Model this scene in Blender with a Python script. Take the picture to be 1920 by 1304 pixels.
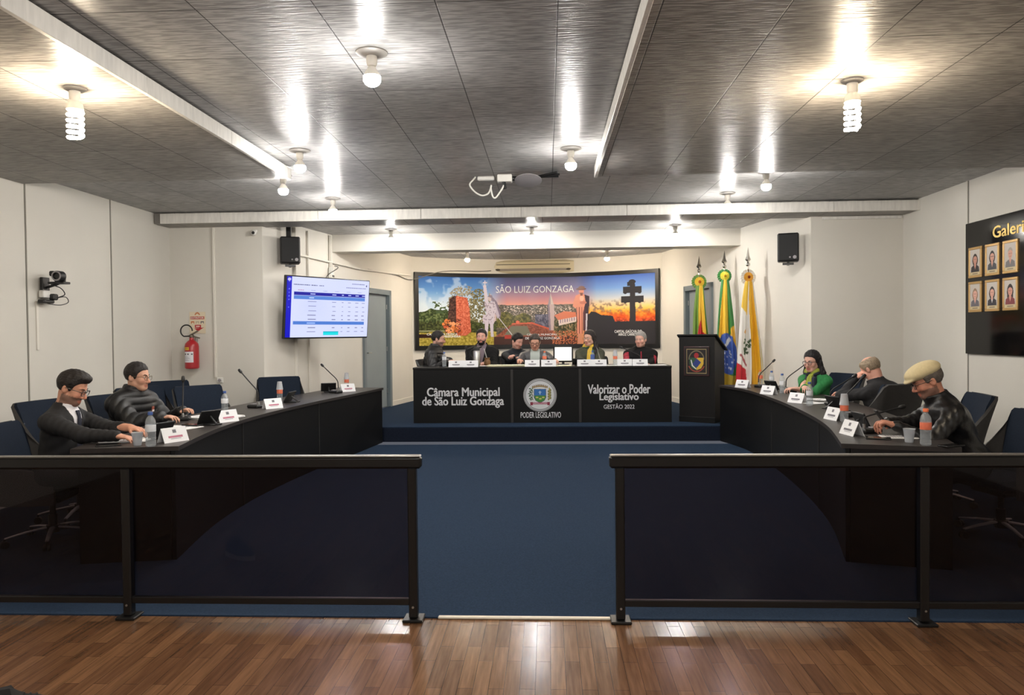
import bpy, bmesh, math, random
import numpy as np
from mathutils import Vector, Matrix
for o in list(bpy.data.objects): bpy.data.objects.remove(o)
SC = bpy.context.scene
COL = SC.collection
PI = math.pi
random.seed(4)

# ------------------------------------------------------------------ camera
FPX = 1390.0
th, ph, ro = math.radians(2.75), math.radians(1.08), math.radians(.6)
fw = Vector((-math.sin(th)*math.cos(ph), math.cos(th)*math.cos(ph), -math.sin(ph)))
r0 = Vector((math.cos(th), math.sin(th), 0)); u0 = r0.cross(fw)
cr = math.cos(ro)*r0 - math.sin(ro)*u0
cu = math.sin(ro)*r0 + math.cos(ro)*u0
cd = bpy.data.cameras.new('camera'); cam = bpy.data.objects.new('camera', cd); COL.objects.link(cam)
cd.sensor_fit = 'HORIZONTAL'; cd.sensor_width = 36; cd.lens = 36*FPX/1920; cd.clip_start = .05; cd.clip_end = 60
cam.matrix_world = Matrix(((cr.x, cu.x, -fw.x, 0), (cr.y, cu.y, -fw.y, 0), (cr.z, cu.z, -fw.z, 1.5), (0, 0, 0, 1)))
SC.camera = cam

# ------------------------------------------------------------------ light & view
w = bpy.data.worlds.new('world'); SC.world = w; w.use_nodes = True
w.node_tree.nodes['Background'].inputs[0].default_value = (.8, .85, 1, 1)
w.node_tree.nodes['Background'].inputs[1].default_value = .05
SC.view_settings.view_transform = 'Standard'; SC.view_settings.look = 'None'
SC.view_settings.exposure = 1.4; SC.view_settings.gamma = 1.0; SC.view_settings.use_curve_mapping = False
BULB_COOL = (1.0, .965, .915); BULB_WARM = (1.0, .86, .68); BULB_CFL = (1.0, .84, .62)
BULB_POWER = 165.0          # radiance of a lit bulb's glass
def lamp(x, y, z, watts, col):
    l = bpy.data.lights.new('audience_fill', 'POINT'); l.energy = watts; l.color = col; l.shadow_soft_size = .06
    o = bpy.data.objects.new('audience_fill', l); o.location = (x, y, z); COL.objects.link(o)
for x, y in ((-2.6, 1.2), (.0, 1.6), (2.4, 1.2), (-2.6, -2.2), (0, -2.2), (2.4, -2.2)):   # unseen bulbs added over the public half, behind the camera, to light its floor
    lamp(x, y, 2.7, 19, BULB_COOL)

# ------------------------------------------------------------------ materials
def lin(c):
    c = [v/255 for v in c[:3]]
    return tuple(v/12.92 if v <= .04045 else ((v+.055)/1.055)**2.4 for v in c)
MATS = {}
def mat(name, rgb, rough=.5, metal=0, spec=.5, var=0, vscale=8, bump=0, bscale=60, emit=None, es=1, coat=0, stretch=None, attr=None):
    if name in MATS: return MATS[name]
    m = bpy.data.materials.new(name); m.use_nodes = True; MATS[name] = m
    nt = m.node_tree; b = nt.nodes['Principled BSDF']; N = nt.nodes.new; L = nt.links.new
    b.inputs['Base Color'].default_value = (*lin(rgb), 1)
    b.inputs['Roughness'].default_value = rough; b.inputs['Metallic'].default_value = metal
    b.inputs['Specular IOR Level'].default_value = spec
    if coat: b.inputs['Coat Weight'].default_value = coat; b.inputs['Coat Roughness'].default_value = .08
    if emit: b.inputs['Emission Color'].default_value = (*emit, 1); b.inputs['Emission Strength'].default_value = es
    if var or bump:
        tc = N('ShaderNodeTexCoord'); mp = N('ShaderNodeMapping'); L(tc.outputs['Object'], mp.inputs[0])
        if stretch: mp.inputs['Scale'].default_value = stretch
    if var:
        n = N('ShaderNodeTexNoise'); n.inputs['Scale'].default_value = vscale; n.inputs['Detail'].default_value = 5
        L(mp.outputs[0], n.inputs['Vector'])
        r = N('ShaderNodeMapRange'); r.inputs[3].default_value = 1-var; r.inputs[4].default_value = 1+var
        r.inputs[1].default_value = .25; r.inputs[2].default_value = .75
        L(n.outputs['Fac'], r.inputs[0])
        x = N('ShaderNodeMix'); x.data_type = 'RGBA'; x.blend_type = 'MULTIPLY'; x.inputs[0].default_value = 1
        x.inputs[6].default_value = (*lin(rgb), 1); L(r.outputs[0], x.inputs[7]); L(x.outputs[2], b.inputs['Base Color'])
    if attr:
        a = N('ShaderNodeAttribute'); a.attribute_name = 'Col'; L(a.outputs['Color'], b.inputs['Base Color'])
        if attr == 'emit':
            b.inputs['Base Color'].default_value = (0, 0, 0, 1)
            for l in list(b.inputs['Base Color'].links): nt.links.remove(l)
            L(a.outputs['Color'], b.inputs['Emission Color']); b.inputs['Emission Strength'].default_value = es
    if bump:
        n2 = N('ShaderNodeTexNoise'); n2.inputs['Scale'].default_value = bscale; n2.inputs['Detail'].default_value = 3
        L(mp.outputs[0], n2.inputs['Vector'])
        bp = N('ShaderNodeBump'); bp.inputs['Strength'].default_value = bump; bp.inputs['Distance'].default_value = .01
        L(n2.outputs['Fac'], bp.inputs['Height']); L(bp.outputs[0], b.inputs['Normal'])
    return m

def clear_mat(name, tint, gloss=.12, rough=.05, diff=None, ior=1.45):
    if name in MATS: return MATS[name]
    m = bpy.data.materials.new(name); m.use_nodes = True; MATS[name] = m
    nt = m.node_tree; N = nt.nodes.new; L = nt.links.new
    nt.nodes.remove(nt.nodes['Principled BSDF']); out = nt.nodes['Material Output']
    t = N('ShaderNodeBsdfTransparent'); t.inputs[0].default_value = (*tint, 1)
    g = N('ShaderNodeBsdfGlossy'); g.inputs['Roughness'].default_value = rough; g.inputs['Color'].default_value = (.9, .9, .9, 1)
    f = N('ShaderNodeFresnel'); ge = N('ShaderNodeNewGeometry'); io = N('ShaderNodeMapRange'); L(ge.outputs['Backfacing'], io.inputs[0]); io.inputs[3].default_value = ior; io.inputs[4].default_value = 1/ior; L(io.outputs[0], f.inputs[0])
    mx = N('ShaderNodeMixShader'); L(f.outputs[0], mx.inputs[0]); L(t.outputs[0], mx.inputs[1]); L(g.outputs[0], mx.inputs[2])
    last = mx
    if diff:
        d = N('ShaderNodeBsdfDiffuse'); d.inputs[0].default_value = (*diff[:3], 1)
        m2 = N('ShaderNodeMixShader'); m2.inputs[0].default_value = diff[3]
        L(last.outputs[0], m2.inputs[1]); L(d.outputs[0], m2.inputs[2]); last = m2
    L(last.outputs[0], out.inputs[0])
    return m

# ------------------------------------------------------------------ mesh builder
class MB:
    def __init__(s): s.v = []; s.f = []; s.m = []
    def add(s, vs, fs, m=0):
        k = len(s.v); s.v += [tuple(map(float, v)) for v in vs]; s.f += [tuple(i+k for i in f) for f in fs]; s.m += [m]*len(fs); return s
    def box(s, c, d, m=0, b=0, R=None):
        hx, hy, hz = d[0]/2, d[1]/2, d[2]/2
        b = min(b, hx*.98, hy*.98, hz*.98)
        vs, fs = [], []
        if b <= 0:
            vs = [(x, y, z) for x in (-hx, hx) for y in (-hy, hy) for z in (-hz, hz)]
            fs = [(0, 1, 3, 2), (4, 6, 7, 5), (0, 4, 5, 1), (2, 3, 7, 6), (0, 2, 6, 4), (1, 5, 7, 3)]
        else:
            idx = {}
            for sx in (-1, 1):
                for sy in (-1, 1):
                    for sz in (-1, 1):
                        for ax, p in enumerate(((sx*hx, sy*(hy-b), sz*(hz-b)), (sx*(hx-b), sy*hy, sz*(hz-b)), (sx*(hx-b), sy*(hy-b), sz*hz))):
                            idx[sx, sy, sz, ax] = len(vs); vs.append(p)
            I = lambda a, sg, i, j: idx[tuple({a: sg, (a+1) % 3: i, (a+2) % 3: j}[k] for k in range(3)) + (a,)]
            for a in range(3):
                for sg in (-1, 1):
                    q = [I(a, sg, -1, -1), I(a, sg, 1, -1), I(a, sg, 1, 1), I(a, sg, -1, 1)]
                    fs.append(tuple(q if sg > 0 else q[::-1]))
            for a in range(3):
                b1, b2 = (a+1) % 3, (a+2) % 3
                for i in (-1, 1):
                    for j in (-1, 1):
                        def K(e, ax): return idx[tuple({a: e, b1: i, b2: j}[k] for k in range(3)) + (ax,)]
                        q = [K(-1, b1), K(1, b1), K(1, b2), K(-1, b2)]
                        fs.append(tuple(q if i*j < 0 else q[::-1]))
            for sx in (-1, 1):
                for sy in (-1, 1):
                    for sz in (-1, 1):
                        q = [idx[sx, sy, sz, k] for k in range(3)]
                        fs.append(tuple(q if sx*sy*sz > 0 else q[::-1]))
        c = Vector(c)
        vs = [(R @ Vector(v) if R else Vector(v)) + c for v in vs]
        return s.add(vs, fs, m)
    def cyl(s, p, q, r, r2=None, n=16, m=0, caps=True):
        return s.tube([p, q], [r, r if r2 is None else r2], n, m, caps)
    def tube(s, pts, r, n=10, m=0, caps=True, flat=1.0):
        pts = [Vector(p) for p in pts]
        rs = list(r) if hasattr(r, '__len__') else [r]*len(pts)
        vs, fs = [], []
        up = None
        for i, p in enumerate(pts):
            t = (pts[min(i+1, len(pts)-1)] - pts[max(i-1, 0)]).normalized()
            if up is None: up = Vector((0, 0, 1)) if abs(t.z) < .9 else Vector((0, 1, 0))
            a = t.cross(up).normalized(); bb = a.cross(t).normalized(); up = bb
            for k in range(n):
                an = 2*PI*k/n; vs.append(p + rs[i]*(math.cos(an)*a + flat*math.sin(an)*bb))
        for i in range(len(pts)-1):
            for k in range(n):
                k2 = (k+1) % n; fs.append((i*n+k, i*n+k2, (i+1)*n+k2, (i+1)*n+k))
        if caps: fs += [tuple(range(n))[::-1], tuple((len(pts)-1)*n+k for k in range(n))]
        return s.add(vs, fs, m)
    def lathe(s, prof, c=(0, 0, 0), n=24, m=0, R=None):
        c = Vector(c); vs, fs = [], []
        for r, z in prof:
            for k in range(n):
                an = 2*PI*k/n; v = Vector((max(r, 1e-4)*math.cos(an), max(r, 1e-4)*math.sin(an), z)); vs.append((R @ v if R else v) + c)
        for i in range(len(prof)-1):
            for k in range(n):
                k2 = (k+1) % n; fs.append((i*n+k, i*n+k2, (i+1)*n+k2, (i+1)*n+k))
        return s.add(vs, fs, m)
    def ball(s, c, r, n=16, m=0, R=None):
        rx, ry, rz = r if hasattr(r, '__len__') else (r, r, r)
        h = max(n//2, 4); vs, fs = [], []
        for i in range(h+1):
            t = PI*i/h
            for k in range(n):
                a = 2*PI*k/n; v = Vector((rx*max(math.sin(t), 1e-3)*math.cos(a), ry*max(math.sin(t), 1e-3)*math.sin(a), -rz*math.cos(t)))
                vs.append((R @ v if R else v) + Vector(c))
        for i in range(h):
            for k in range(n):
                k2 = (k+1) % n; fs.append((i*n+k, i*n+k2, (i+1)*n+k2, (i+1)*n+k))
        return s.add(vs, fs, m)
    def prism(s, poly, z0, z1, m=0):
        n = len(poly); ar = sum(poly[i][0]*poly[(i+1) % n][1]-poly[(i+1) % n][0]*poly[i][1] for i in range(n))
        if ar < 0: poly = poly[::-1]
        vs = [(x, y, z0) for x, y in poly] + [(x, y, z1) for x, y in poly]
        fs = [tuple(range(n))[::-1], tuple(range(n, 2*n))] + [(i, (i+1) % n, n+(i+1) % n, n+i) for i in range(n)]
        return s.add(vs, fs, m)
    def sheet(s, P, Q, m=0):            # strip of quads between two equally long point rows
        n = len(P); return s.add(list(P)+list(Q), [(i, i+1, n+i+1, n+i) for i in range(n-1)], m)
    def slab(s, A, B, z0, z1, m=0, capends=True):  # solid wall between plan curves A and B
        n = len(A); vs = [(*p, z) for z in (z0, z1) for row in (A, B) for p in row]; fs = []
        a0, b0, a1, b1 = 0, n, 2*n, 3*n
        for i in range(n-1):
            fs += [(a0+i, a0+i+1, a1+i+1, a1+i), (b0+i+1, b0+i, b1+i, b1+i+1), (a1+i, a1+i+1, b1+i+1, b1+i), (a0+i+1, a0+i, b0+i, b0+i+1)]
        fs += [(b0, a0, a1, b1), (a0+n-1, b0+n-1, b1+n-1, a1+n-1)]
        return s.add(vs, fs, m)
    def build(s, name, mats, parent=None, loc=None, rot=None, smooth=35):
        me = bpy.data.meshes.new(name); me.from_pydata(s.v, [], s.f)
        mats = mats if isinstance(mats, (list, tuple)) else [mats]
        for m in mats: me.materials.append(m)
        if any(s.m): me.polygons.foreach_set('material_index', s.m)
        fin(me, smooth)
        return link(name, me, parent, loc, rot)
def fin(me, smooth=35):
    me.validate()
    if smooth:
        me.polygons.foreach_set('use_smooth', [True]*len(me.polygons))
        if smooth < 180: me.set_sharp_from_angle(angle=math.radians(smooth))
    me.update()
def link(name, me, parent=None, loc=None, rot=None):
    o = bpy.data.objects.new(name, me); COL.objects.link(o)
    if parent: o.parent = parent
    if loc is not None: o.location = loc
    if rot is not None: o.rotation_euler = rot
    return o
def tag(o, label, cat, group=None, kind=None):
    o['label'] = label; o['category'] = cat
    if group: o['group'] = group
    if kind: o['kind'] = kind
    return o
def thing(name, label, cat, loc=(0, 0, 0), rz=0, group=None):
    o = bpy.data.objects.new(name, None); o.empty_display_size = .1; COL.objects.link(o)
    o.location = loc; o.rotation_euler = (0, 0, rz)
    return tag(o, label, cat, group)
def struct(name, mb, m, **k):
    o = mb.build(name, m, **k); o['kind'] = 'structure'; return o
KIDS = {}
def copy_tree(o, parent=None):
    c = o.copy(); COL.objects.link(c)
    if parent: c.parent = parent
    for ch in list(o.children): copy_tree(ch, c)
    return c
def copy_thing(src, loc, rz, label, group=None):
    c = copy_tree(src); c.location = loc; c.rotation_euler = (0, 0, rz); c['label'] = label
    if group: c['group'] = group
    return c
def grid_mesh(name, V, col, m, parent=None, loc=None, rot=None, mask=None):
    """V (ny,nx,3) points, col (ny,nx,3) sRGB 0..255 printed colours"""
    ny, nx = V.shape[:2]; i = np.arange(ny*nx).reshape(ny, nx)
    q = np.stack([i[:-1, :-1], i[:-1, 1:], i[1:, 1:], i[1:, :-1]], -1).reshape(-1, 4)
    if mask is not None: q = q[mask.reshape(-1)]
    me = bpy.data.meshes.new(name); me.from_pydata(V.reshape(-1, 3).tolist(), [], q.tolist())
    if col is not None:
        c = np.clip(col.reshape(-1, 3)/255., 0, 1); c = np.where(c <= .04045, c/12.92, ((c+.055)/1.055)**2.4)
        at = me.color_attributes.new('Col', 'FLOAT_COLOR', 'POINT')
        at.data.foreach_set('color', np.concatenate([c, np.ones((len(c), 1))], 1).astype(np.float32).ravel())
    me.materials.append(m); fin(me, 180)
    return link(name, me, parent, loc, rot)

# a small painter for printed pictures: colours on a grid of points
def vnoise(X, Y, s, seed=0):
    r = np.random.RandomState(seed).rand(257, 257)
    x, y = X/s, Y/s; xi, yi = np.floor(x).astype(int), np.floor(y).astype(int); fx, fy = x-xi, y-yi
    fx, fy = fx*fx*(3-2*fx), fy*fy*(3-2*fy); g = lambda a, b: r[a % 257, b % 257]
    return (g(xi, yi)*(1-fx)+g(xi+1, yi)*fx)*(1-fy)+(g(xi, yi+1)*(1-fx)+g(xi+1, yi+1)*fx)*fy
class Canvas:
    def __init__(s, X, Y, col): s.X, s.Y = X, Y; s.C = np.zeros(X.shape+(3,)) + np.array(col, float)
    def put(s, m, col, a=1):
        m = (m*a)[..., None]; s.C = s.C*(1-m) + (np.array(col, float) if not isinstance(col, np.ndarray) else col)*m; return s
    def rect(s, x0, y0, x1, y1, col, a=1): return s.put(((s.X >= x0)&(s.X <= x1)&(s.Y >= y0)&(s.Y <= y1))*1., col, a)
    def ell(s, cx, cy, rx, ry, col, a=1): return s.put((((s.X-cx)/rx)**2+((s.Y-cy)/ry)**2 <= 1)*1., col, a)
    def pm(s, pts):
        ins = np.zeros(s.X.shape, bool); n = len(pts)
        for i in range(n):
            (x1, y1), (x2, y2) = pts[i], pts[(i+1) % n]
            if y1 == y2: continue
            c = ((y1 > s.Y) != (y2 > s.Y)) & (s.X < (x2-x1)*(s.Y-y1)/(y2-y1)+x1); ins ^= c
        return ins*1.
    def poly(s, pts, col, a=1): return s.put(s.pm(pts), col, a)
    def lm(s, p, q, w):
        p, q = np.array(p, float), np.array(q, float); d = q-p; t = np.clip(((s.X-p[0])*d[0]+(s.Y-p[1])*d[1])/(d@d), 0, 1)
        return (np.hypot(s.X-p[0]-t*d[0], s.Y-p[1]-t*d[1]) <= w/2)*1.
    def line(s, p, q, w, col, a=1): return s.put(s.lm(p, q, w), col, a)
    def n(s, sc, seed): return vnoise(s.X, s.Y, sc, seed)

def text_mesh(name, body, w, h, m, parent, loc, rot, bold=0, depth=.002, halign='c', chars=None):
    """raised lettering scaled to w x h metres, centred on loc"""
    cu_ = bpy.data.curves.new(name, 'FONT'); cu_.body = body; cu_.extrude = .02; cu_.resolution_u = 3
    t = bpy.data.objects.new('text_tmp', cu_); COL.objects.link(t)
    dg = bpy.context.evaluated_depsgraph_get()
    me = bpy.data.meshes.new_from_object(t.evaluated_get(dg)); bpy.data.objects.remove(t); bpy.data.curves.remove(cu_)
    if bold > 0:            # heavier strokes: the same letters laid over each other, slightly shifted
        b2 = bmesh.new(); b2.from_mesh(me); src = b2.copy()
        for k_, (dx, dy) in enumerate(((1, 0), (-1, 0), (0, .6), (0, -.6))):
            m2 = me.copy(); m2.transform(Matrix.Translation((dx*bold, dy*bold, -.004*(k_+1)))); b2.from_mesh(m2); bpy.data.meshes.remove(m2)
        b2.to_mesh(me); b2.free(); src.free()
    n = len(me.vertices); co = np.zeros(n*3, np.float32); me.vertices.foreach_get('co', co); co = co.reshape(-1, 3)
    lo, hi = co.min(0), co.max(0)
    co[:, 0] = (co[:, 0]-(lo[0]+hi[0])/2)*w/(hi[0]-lo[0]); co[:, 1] = (co[:, 1]-(lo[1]+hi[1])/2)*h/(hi[1]-lo[1]); co[:, 2] = (co[:, 2]-lo[2])*depth/(hi[2]-lo[2])
    me.vertices.foreach_set('co', co.ravel()); me.materials.clear(); me.materials.append(m); me.name = name; me.update()
    return link(name, me, parent, loc, rot)

# ================================================================== THE SETTING
M_wall = mat('wall paint', (212, 208, 199), .7, var=.03, vscale=1.5, bump=.08, bscale=120)
M_wallw = mat('wall paint warm white', (222, 217, 207), .7, var=.03, vscale=2, bump=.05, bscale=120)
M_seam = mat('wall seam', (120, 116, 108), .8)
M_white = mat('white fascia', (222, 219, 213), .45, var=.12, vscale=5, stretch=(6, 6, 1))
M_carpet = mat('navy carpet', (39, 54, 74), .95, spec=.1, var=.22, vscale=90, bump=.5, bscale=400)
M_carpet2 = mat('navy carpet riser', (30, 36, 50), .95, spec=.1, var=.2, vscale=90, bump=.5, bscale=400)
M_greydoor = mat('grey blue door paint', (138, 148, 152), .5, var=.04, vscale=3)
M_doorfr = mat('grey blue frame paint', (122, 132, 136), .5)
M_metal = mat('brushed steel', (190, 190, 188), .3, metal=1)

def ceil_mat(name, ox, oy, rgb, rough):
    m = bpy.data.materials.new(name); m.use_nodes = True; nt = m.node_tree; N = nt.nodes.new; L = nt.links.new
    b = nt.nodes['Principled BSDF']; b.inputs['Roughness'].default_value = rough; b.inputs['Specular IOR Level'].default_value = .085
    tc = N('ShaderNodeTexCoord'); sp = N('ShaderNodeMapping'); L(tc.outputs['Object'], sp.inputs[0]); sp.inputs['Location'].default_value = (-ox, -oy, 0)
    br = N('ShaderNodeTexBrick'); L(sp.outputs[0], br.inputs['Vector']); br.offset = 0; br.inputs['Scale'].default_value = 1
    br.inputs['Brick Width'].default_value = .56; br.inputs['Row Height'].default_value = .6; br.inputs['Mortar Size'].default_value = .004; br.inputs['Mortar Smooth'].default_value = .3
    br.inputs['Color1'].default_value = (*lin(rgb), 1); br.inputs['Color2'].default_value = (*lin([c*.93 for c in rgb]), 1); br.inputs['Mortar'].default_value = (*lin([c*.45 for c in rgb]), 1)
    st = N('ShaderNodeMapping'); st.inputs['Scale'].default_value = (8, 66, 1); L(tc.outputs['Object'], st.inputs[0])
    no = N('ShaderNodeTexNoise'); no.inputs['Scale'].default_value = 1; no.inputs['Detail'].default_value = 2; L(st.outputs[0], no.inputs['Vector'])
    mr = N('ShaderNodeMapRange'); mr.inputs[1].default_value = .44; mr.inputs[2].default_value = .56; mr.inputs[3].default_value = .62; mr.inputs[4].default_value = 1.0; L(no.outputs['Fac'], mr.inputs[0])
    big = N('ShaderNodeTexNoise'); big.inputs['Scale'].default_value = .8; L(tc.outputs['Object'], big.inputs['Vector'])
    mr2 = N('ShaderNodeMapRange'); mr2.inputs[1].default_value = .3; mr2.inputs[2].default_value = .7; mr2.inputs[3].default_value = .85; mr2.inputs[4].default_value = 1.1; L(big.outputs['Fac'], mr2.inputs[0])
    mm = N('ShaderNodeMath'); mm.operation = 'MULTIPLY'; L(mr.outputs[0], mm.inputs[0]); L(mr2.outputs[0], mm.inputs[1])
    x = N('ShaderNodeMix'); x.data_type = 'RGBA'; x.blend_type = 'MULTIPLY'; x.inputs[0].default_value = 1; L(br.outputs['Color'], x.inputs[6]); L(mm.outputs[0], x.inputs[7]); L(x.outputs[2], b.inputs['Base Color'])
    bp = N('ShaderNodeBump'); bp.inputs['Strength'].default_value = .6; bp.inputs['Distance'].default_value = .005; L(no.outputs['Fac'], bp.inputs['Height'])
    b2 = N('ShaderNodeBump'); b2.inputs['Strength'].default_value = .6; b2.inputs['Distance'].default_value = .004; b2.invert = True; L(br.outputs['Fac'], b2.inputs['Height']); L(bp.outputs[0], b2.inputs['Normal'])
    wv = N('ShaderNodeTexNoise'); wv.inputs['Scale'].default_value = 2.2; L(tc.outputs['Object'], wv.inputs['Vector'])
    b3 = N('ShaderNodeBump'); b3.inputs['Strength'].default_value = .25; b3.inputs['Distance'].default_value = .02; L(wv.outputs['Fac'], b3.inputs['Height']); L(b2.outputs[0], b3.inputs['Normal']); L(b3.outputs[0], b.inputs['Normal'])
    return m
M_ceil = ceil_mat('glossy grey fibre ceiling', -.498, 5.8, (184, 183, 182), .32)
M_ceil2 = ceil_mat('grey brown fibre ceiling', 1.07, 5.5, (174, 170, 165), .36)

def wood_mat():
    m = bpy.data.materials.new('parquet floor'); m.use_nodes = True; nt = m.node_tree; N = nt.nodes.new; L = nt.links.new
    b = nt.nodes['Principled BSDF']; b.inputs['Roughness'].default_value = .2; b.inputs['Specular IOR Level'].default_value = .5
    tc = N('ShaderNodeTexCoord'); mp = N('ShaderNodeMapping'); mp.inputs['Rotation'].default_value = (0, 0, PI/2); L(tc.outputs['Object'], mp.inputs[0])
    br = N('ShaderNodeTexBrick'); L(mp.outputs[0], br.inputs['Vector']); br.inputs['Scale'].default_value = 1; br.offset = .37; br.offset_frequency = 2
    br.inputs['Brick Width'].default_value = .42; br.inputs['Row Height'].default_value = .066; br.inputs['Mortar Size'].default_value = .0009; br.inputs['Bias'].default_value = -.1
    br.inputs['Color1'].default_value = (*lin((130, 94, 64)), 1); br.inputs['Color2'].default_value = (*lin((97, 66, 44)), 1); br.inputs['Mortar'].default_value = (*lin((40, 26, 18)), 1)
    st = N('ShaderNodeMapping'); st.inputs['Scale'].default_value = (60, 4, 1); L(tc.outputs['Object'], st.inputs[0])
    no = N('ShaderNodeTexNoise'); no.inputs['Scale'].default_value = 1; no.inputs['Detail'].default_value = 6; L(st.outputs[0], no.inputs['Vector'])
    mr = N('ShaderNodeMapRange'); mr.inputs[1].default_value = .3; mr.inputs[2].default_value = .7; mr.inputs[3].default_value = .7; mr.inputs[4].default_value = 1.2; L(no.outputs['Fac'], mr.inputs[0])
    x = N('ShaderNodeMix'); x.data_type = 'RGBA'; x.blend_type = 'MULTIPLY'; x.inputs[0].default_value = 1; L(br.outputs['Color'], x.inputs[6]); L(mr.outputs[0], x.inputs[7]); L(x.outputs[2], b.inputs['Base Color'])
    bp = N('ShaderNodeBump'); bp.inputs['Strength'].default_value = .5; bp.inputs['Distance'].default_value = .003; bp.invert = True; L(br.outputs['Fac'], bp.inputs['Height'])
    wv = N('ShaderNodeTexNoise'); wv.inputs['Scale'].default_value = 9; L(tc.outputs['Object'], wv.inputs['Vector'])
    b3 = N('ShaderNodeBump'); b3.inputs['Strength'].default_value = .12; b3.inputs['Distance'].default_value = .01; L(wv.outputs['Fac'], b3.inputs['Height']); L(bp.outputs[0], b3.inputs['Normal']); L(b3.outputs[0], b.inputs['Normal'])
    mr3 = N('ShaderNodeMapRange'); mr3.inputs[3].default_value = .14; mr3.inputs[4].default_value = .3; L(no.outputs['Fac'], mr3.inputs[0]); L(mr3.outputs[0], b.inputs['Roughness'])
    return m
M_wood = wood_mat()

XL, XR, YB, CZ, DZ = -4.8, 4.33, -5.0, 3.02, .21
struct('floor', MB().box((-.235, -.57, -.05), (9.13, 8.86, .1)), M_wood)
struct('floor_carpet', MB().box((-.235, 6.9, -.044), (9.13, 6.08, .104)), M_carpet)
tr = MB(); tr.box((-.13, 3.862, .006), (.92, .03, .012), b=.004)
struct('trim_7', tr, mat('threshold strip', (214, 205, 188), .35, metal=.3))
AL, BL, AR, BR = (-3.6, 9.25), (-2.63, 14.35), (3.23, 9.25), (2.2, 14.35)
wxl = lambda y: AL[0]+(BL[0]-AL[0])*(y-AL[1])/(BL[1]-AL[1])
wxr = lambda y: AR[0]+(BR[0]-AR[0])*(y-AR[1])/(BR[1]-AR[1])
# curved rear wall: arc through both inner corners, .85 m deeper in the middle
ACX = (BL[0]+BR[0])/2; hc = (BR[0]-BL[0])/2; sag = .88; AR_ = (hc*hc+sag*sag)/(2*sag); ACY = BL[1]+sag-AR_; AMAX = math.asin(hc/AR_)
def arc(u, r=0): a = u*AMAX; return (ACX+(AR_+r)*math.sin(a), ACY+(AR_+r)*math.cos(a))
arcpts = [arc(-1+2*i/48) for i in range(49)]; arcout = [arc(-1+2*i/48, .12) for i in range(49)]
struct('platform', MB().prism([(wxl(10.25)+.0, 10.25), (wxr(10.25), 10.25), (BR[0], BR[1])]+[p for p in arcpts[::-1]], .002, DZ), M_carpet); bpy.data.objects['platform'].name = 'floor_platform'
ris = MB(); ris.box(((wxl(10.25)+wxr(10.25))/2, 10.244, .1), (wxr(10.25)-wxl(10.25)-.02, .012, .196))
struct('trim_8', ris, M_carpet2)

def wall_with_seams(name, x, ys, side):
    m = MB(); t = .12
    m.box((x+side*t/2, (YB+9.35)/2, CZ/2), (t, 9.35-YB, CZ))
    for y in ys:
        m.box((x-side*.0015, y, CZ/2), (.003, .012, CZ), m=1); m.box((x-side*.004, y+.022, CZ/2), (.008, .028, CZ), m=0)
    return struct(name, m, [M_wall, M_seam])
wall_with_seams('wall_left', XL, (6.63, 7.97, 5.3), -1)
wall_with_seams('wall_right', XR, (7.85, 6.6, 5.4), 1)
struct('wall_front', MB().box((-.235, YB-.06, CZ/2), (9.4, .12, CZ)), M_wall)
struct('wall_rear_left', MB().box(((XL+AL[0])/2-.06, 9.32, 1.45), (AL[0]-XL+.12, .14, 2.9)), M_wall)
struct('wall_rear_right', MB().box(((XR+AR[0])/2+.06, 9.32, 1.45), (XR-AR[0]+.12, .14, 2.9)), M_wall)
tp = MB(); tp.box(((XR+AR[0])/2+.05, 9.235, 2.865), (XR-AR[0]-.16, .03, .035), b=.004)
struct('trim_9', tp, M_white)
def angled(name, fx, sgn, y0, y1):
    m = MB()
    def seg(a, b, z0, z1): m.slab([(fx(a), a), (fx(b), b)], [(fx(a)+sgn*.12, a), (fx(b)+sgn*.12, b)], z0, z1)
    seg(9.26, y0, 0, CZ); seg(y1, 14.36, 0, CZ); seg(y0, y1, 2.29, CZ)
    return struct(name, m, M_wallw)
angled('wall_alcove_left', wxl, -1, 12.12, 13.25)
angled('wall_alcove_right', wxr, 1, 12.05, 13.2)
am = MB(); am.slab(arcpts, arcout, 0, CZ+.03); struct('wall_back', am, M_wallw)
def doorset(n, fx, sgn, y0, y1, label):
    r = thing('door', label, 'door'); r['kind'] = 'structure'; r.name = 'door_%d' % n
    d = Vector((fx(y1)-fx(y0), y1-y0, 0)).normalized(); nrm = Vector((-sgn*d.y, sgn*d.x, 0)) if False else Vector((d.y, -d.x, 0))*(1 if sgn < 0 else -1)
    R = Matrix((d, nrm, (0, 0, 1))).transposed().to_3x3()
    P = lambda s, k, z: Vector((fx(y0), y0, z)) + d*s + nrm*k
    W = (Vector((fx(y1), y1, 0))-Vector((fx(y0), y0, 0))).length
    fr = MB()
    fr.box(P(.04, -.03, 1.25), (.08, .14, 2.08), R=R, b=.006); fr.box(P(W-.04, -.03, 1.25), (.08, .14, 2.08), R=R, b=.006); fr.box(P(W/2, -.03, 2.25), (W, .14, .09), R=R, b=.006)
    fr.build('frame', M_doorfr, r)
    lf = MB(); lf.box(P(W/2, -.05, 1.21), (W-.16, .04, 1.99), R=R, b=.004); leaf = lf.build('leaf', M_greydoor, r)
    h = MB(); h.box(P(.16, -.022, 1.16), (.035, .012, .17), R=R, b=.004); h.tube([P(.16, -.02, 1.2), P(.16, .03, 1.2), P(.28, .035, 1.2)], .009)
    h.build('handle', M_metal, leaf)
    hg = MB()
    for z in (.5, 1.25, 2.0): hg.cyl(P(W-.09, -.02, z-.04), P(W-.09, -.02, z+.04), .009, n=8)
    hg.build('hinge', M_metal, leaf)
    return r
doorset(1, wxl, -1, 12.12, 13.25, 'grey-blue door beside the screen, left of the mural')
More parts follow.
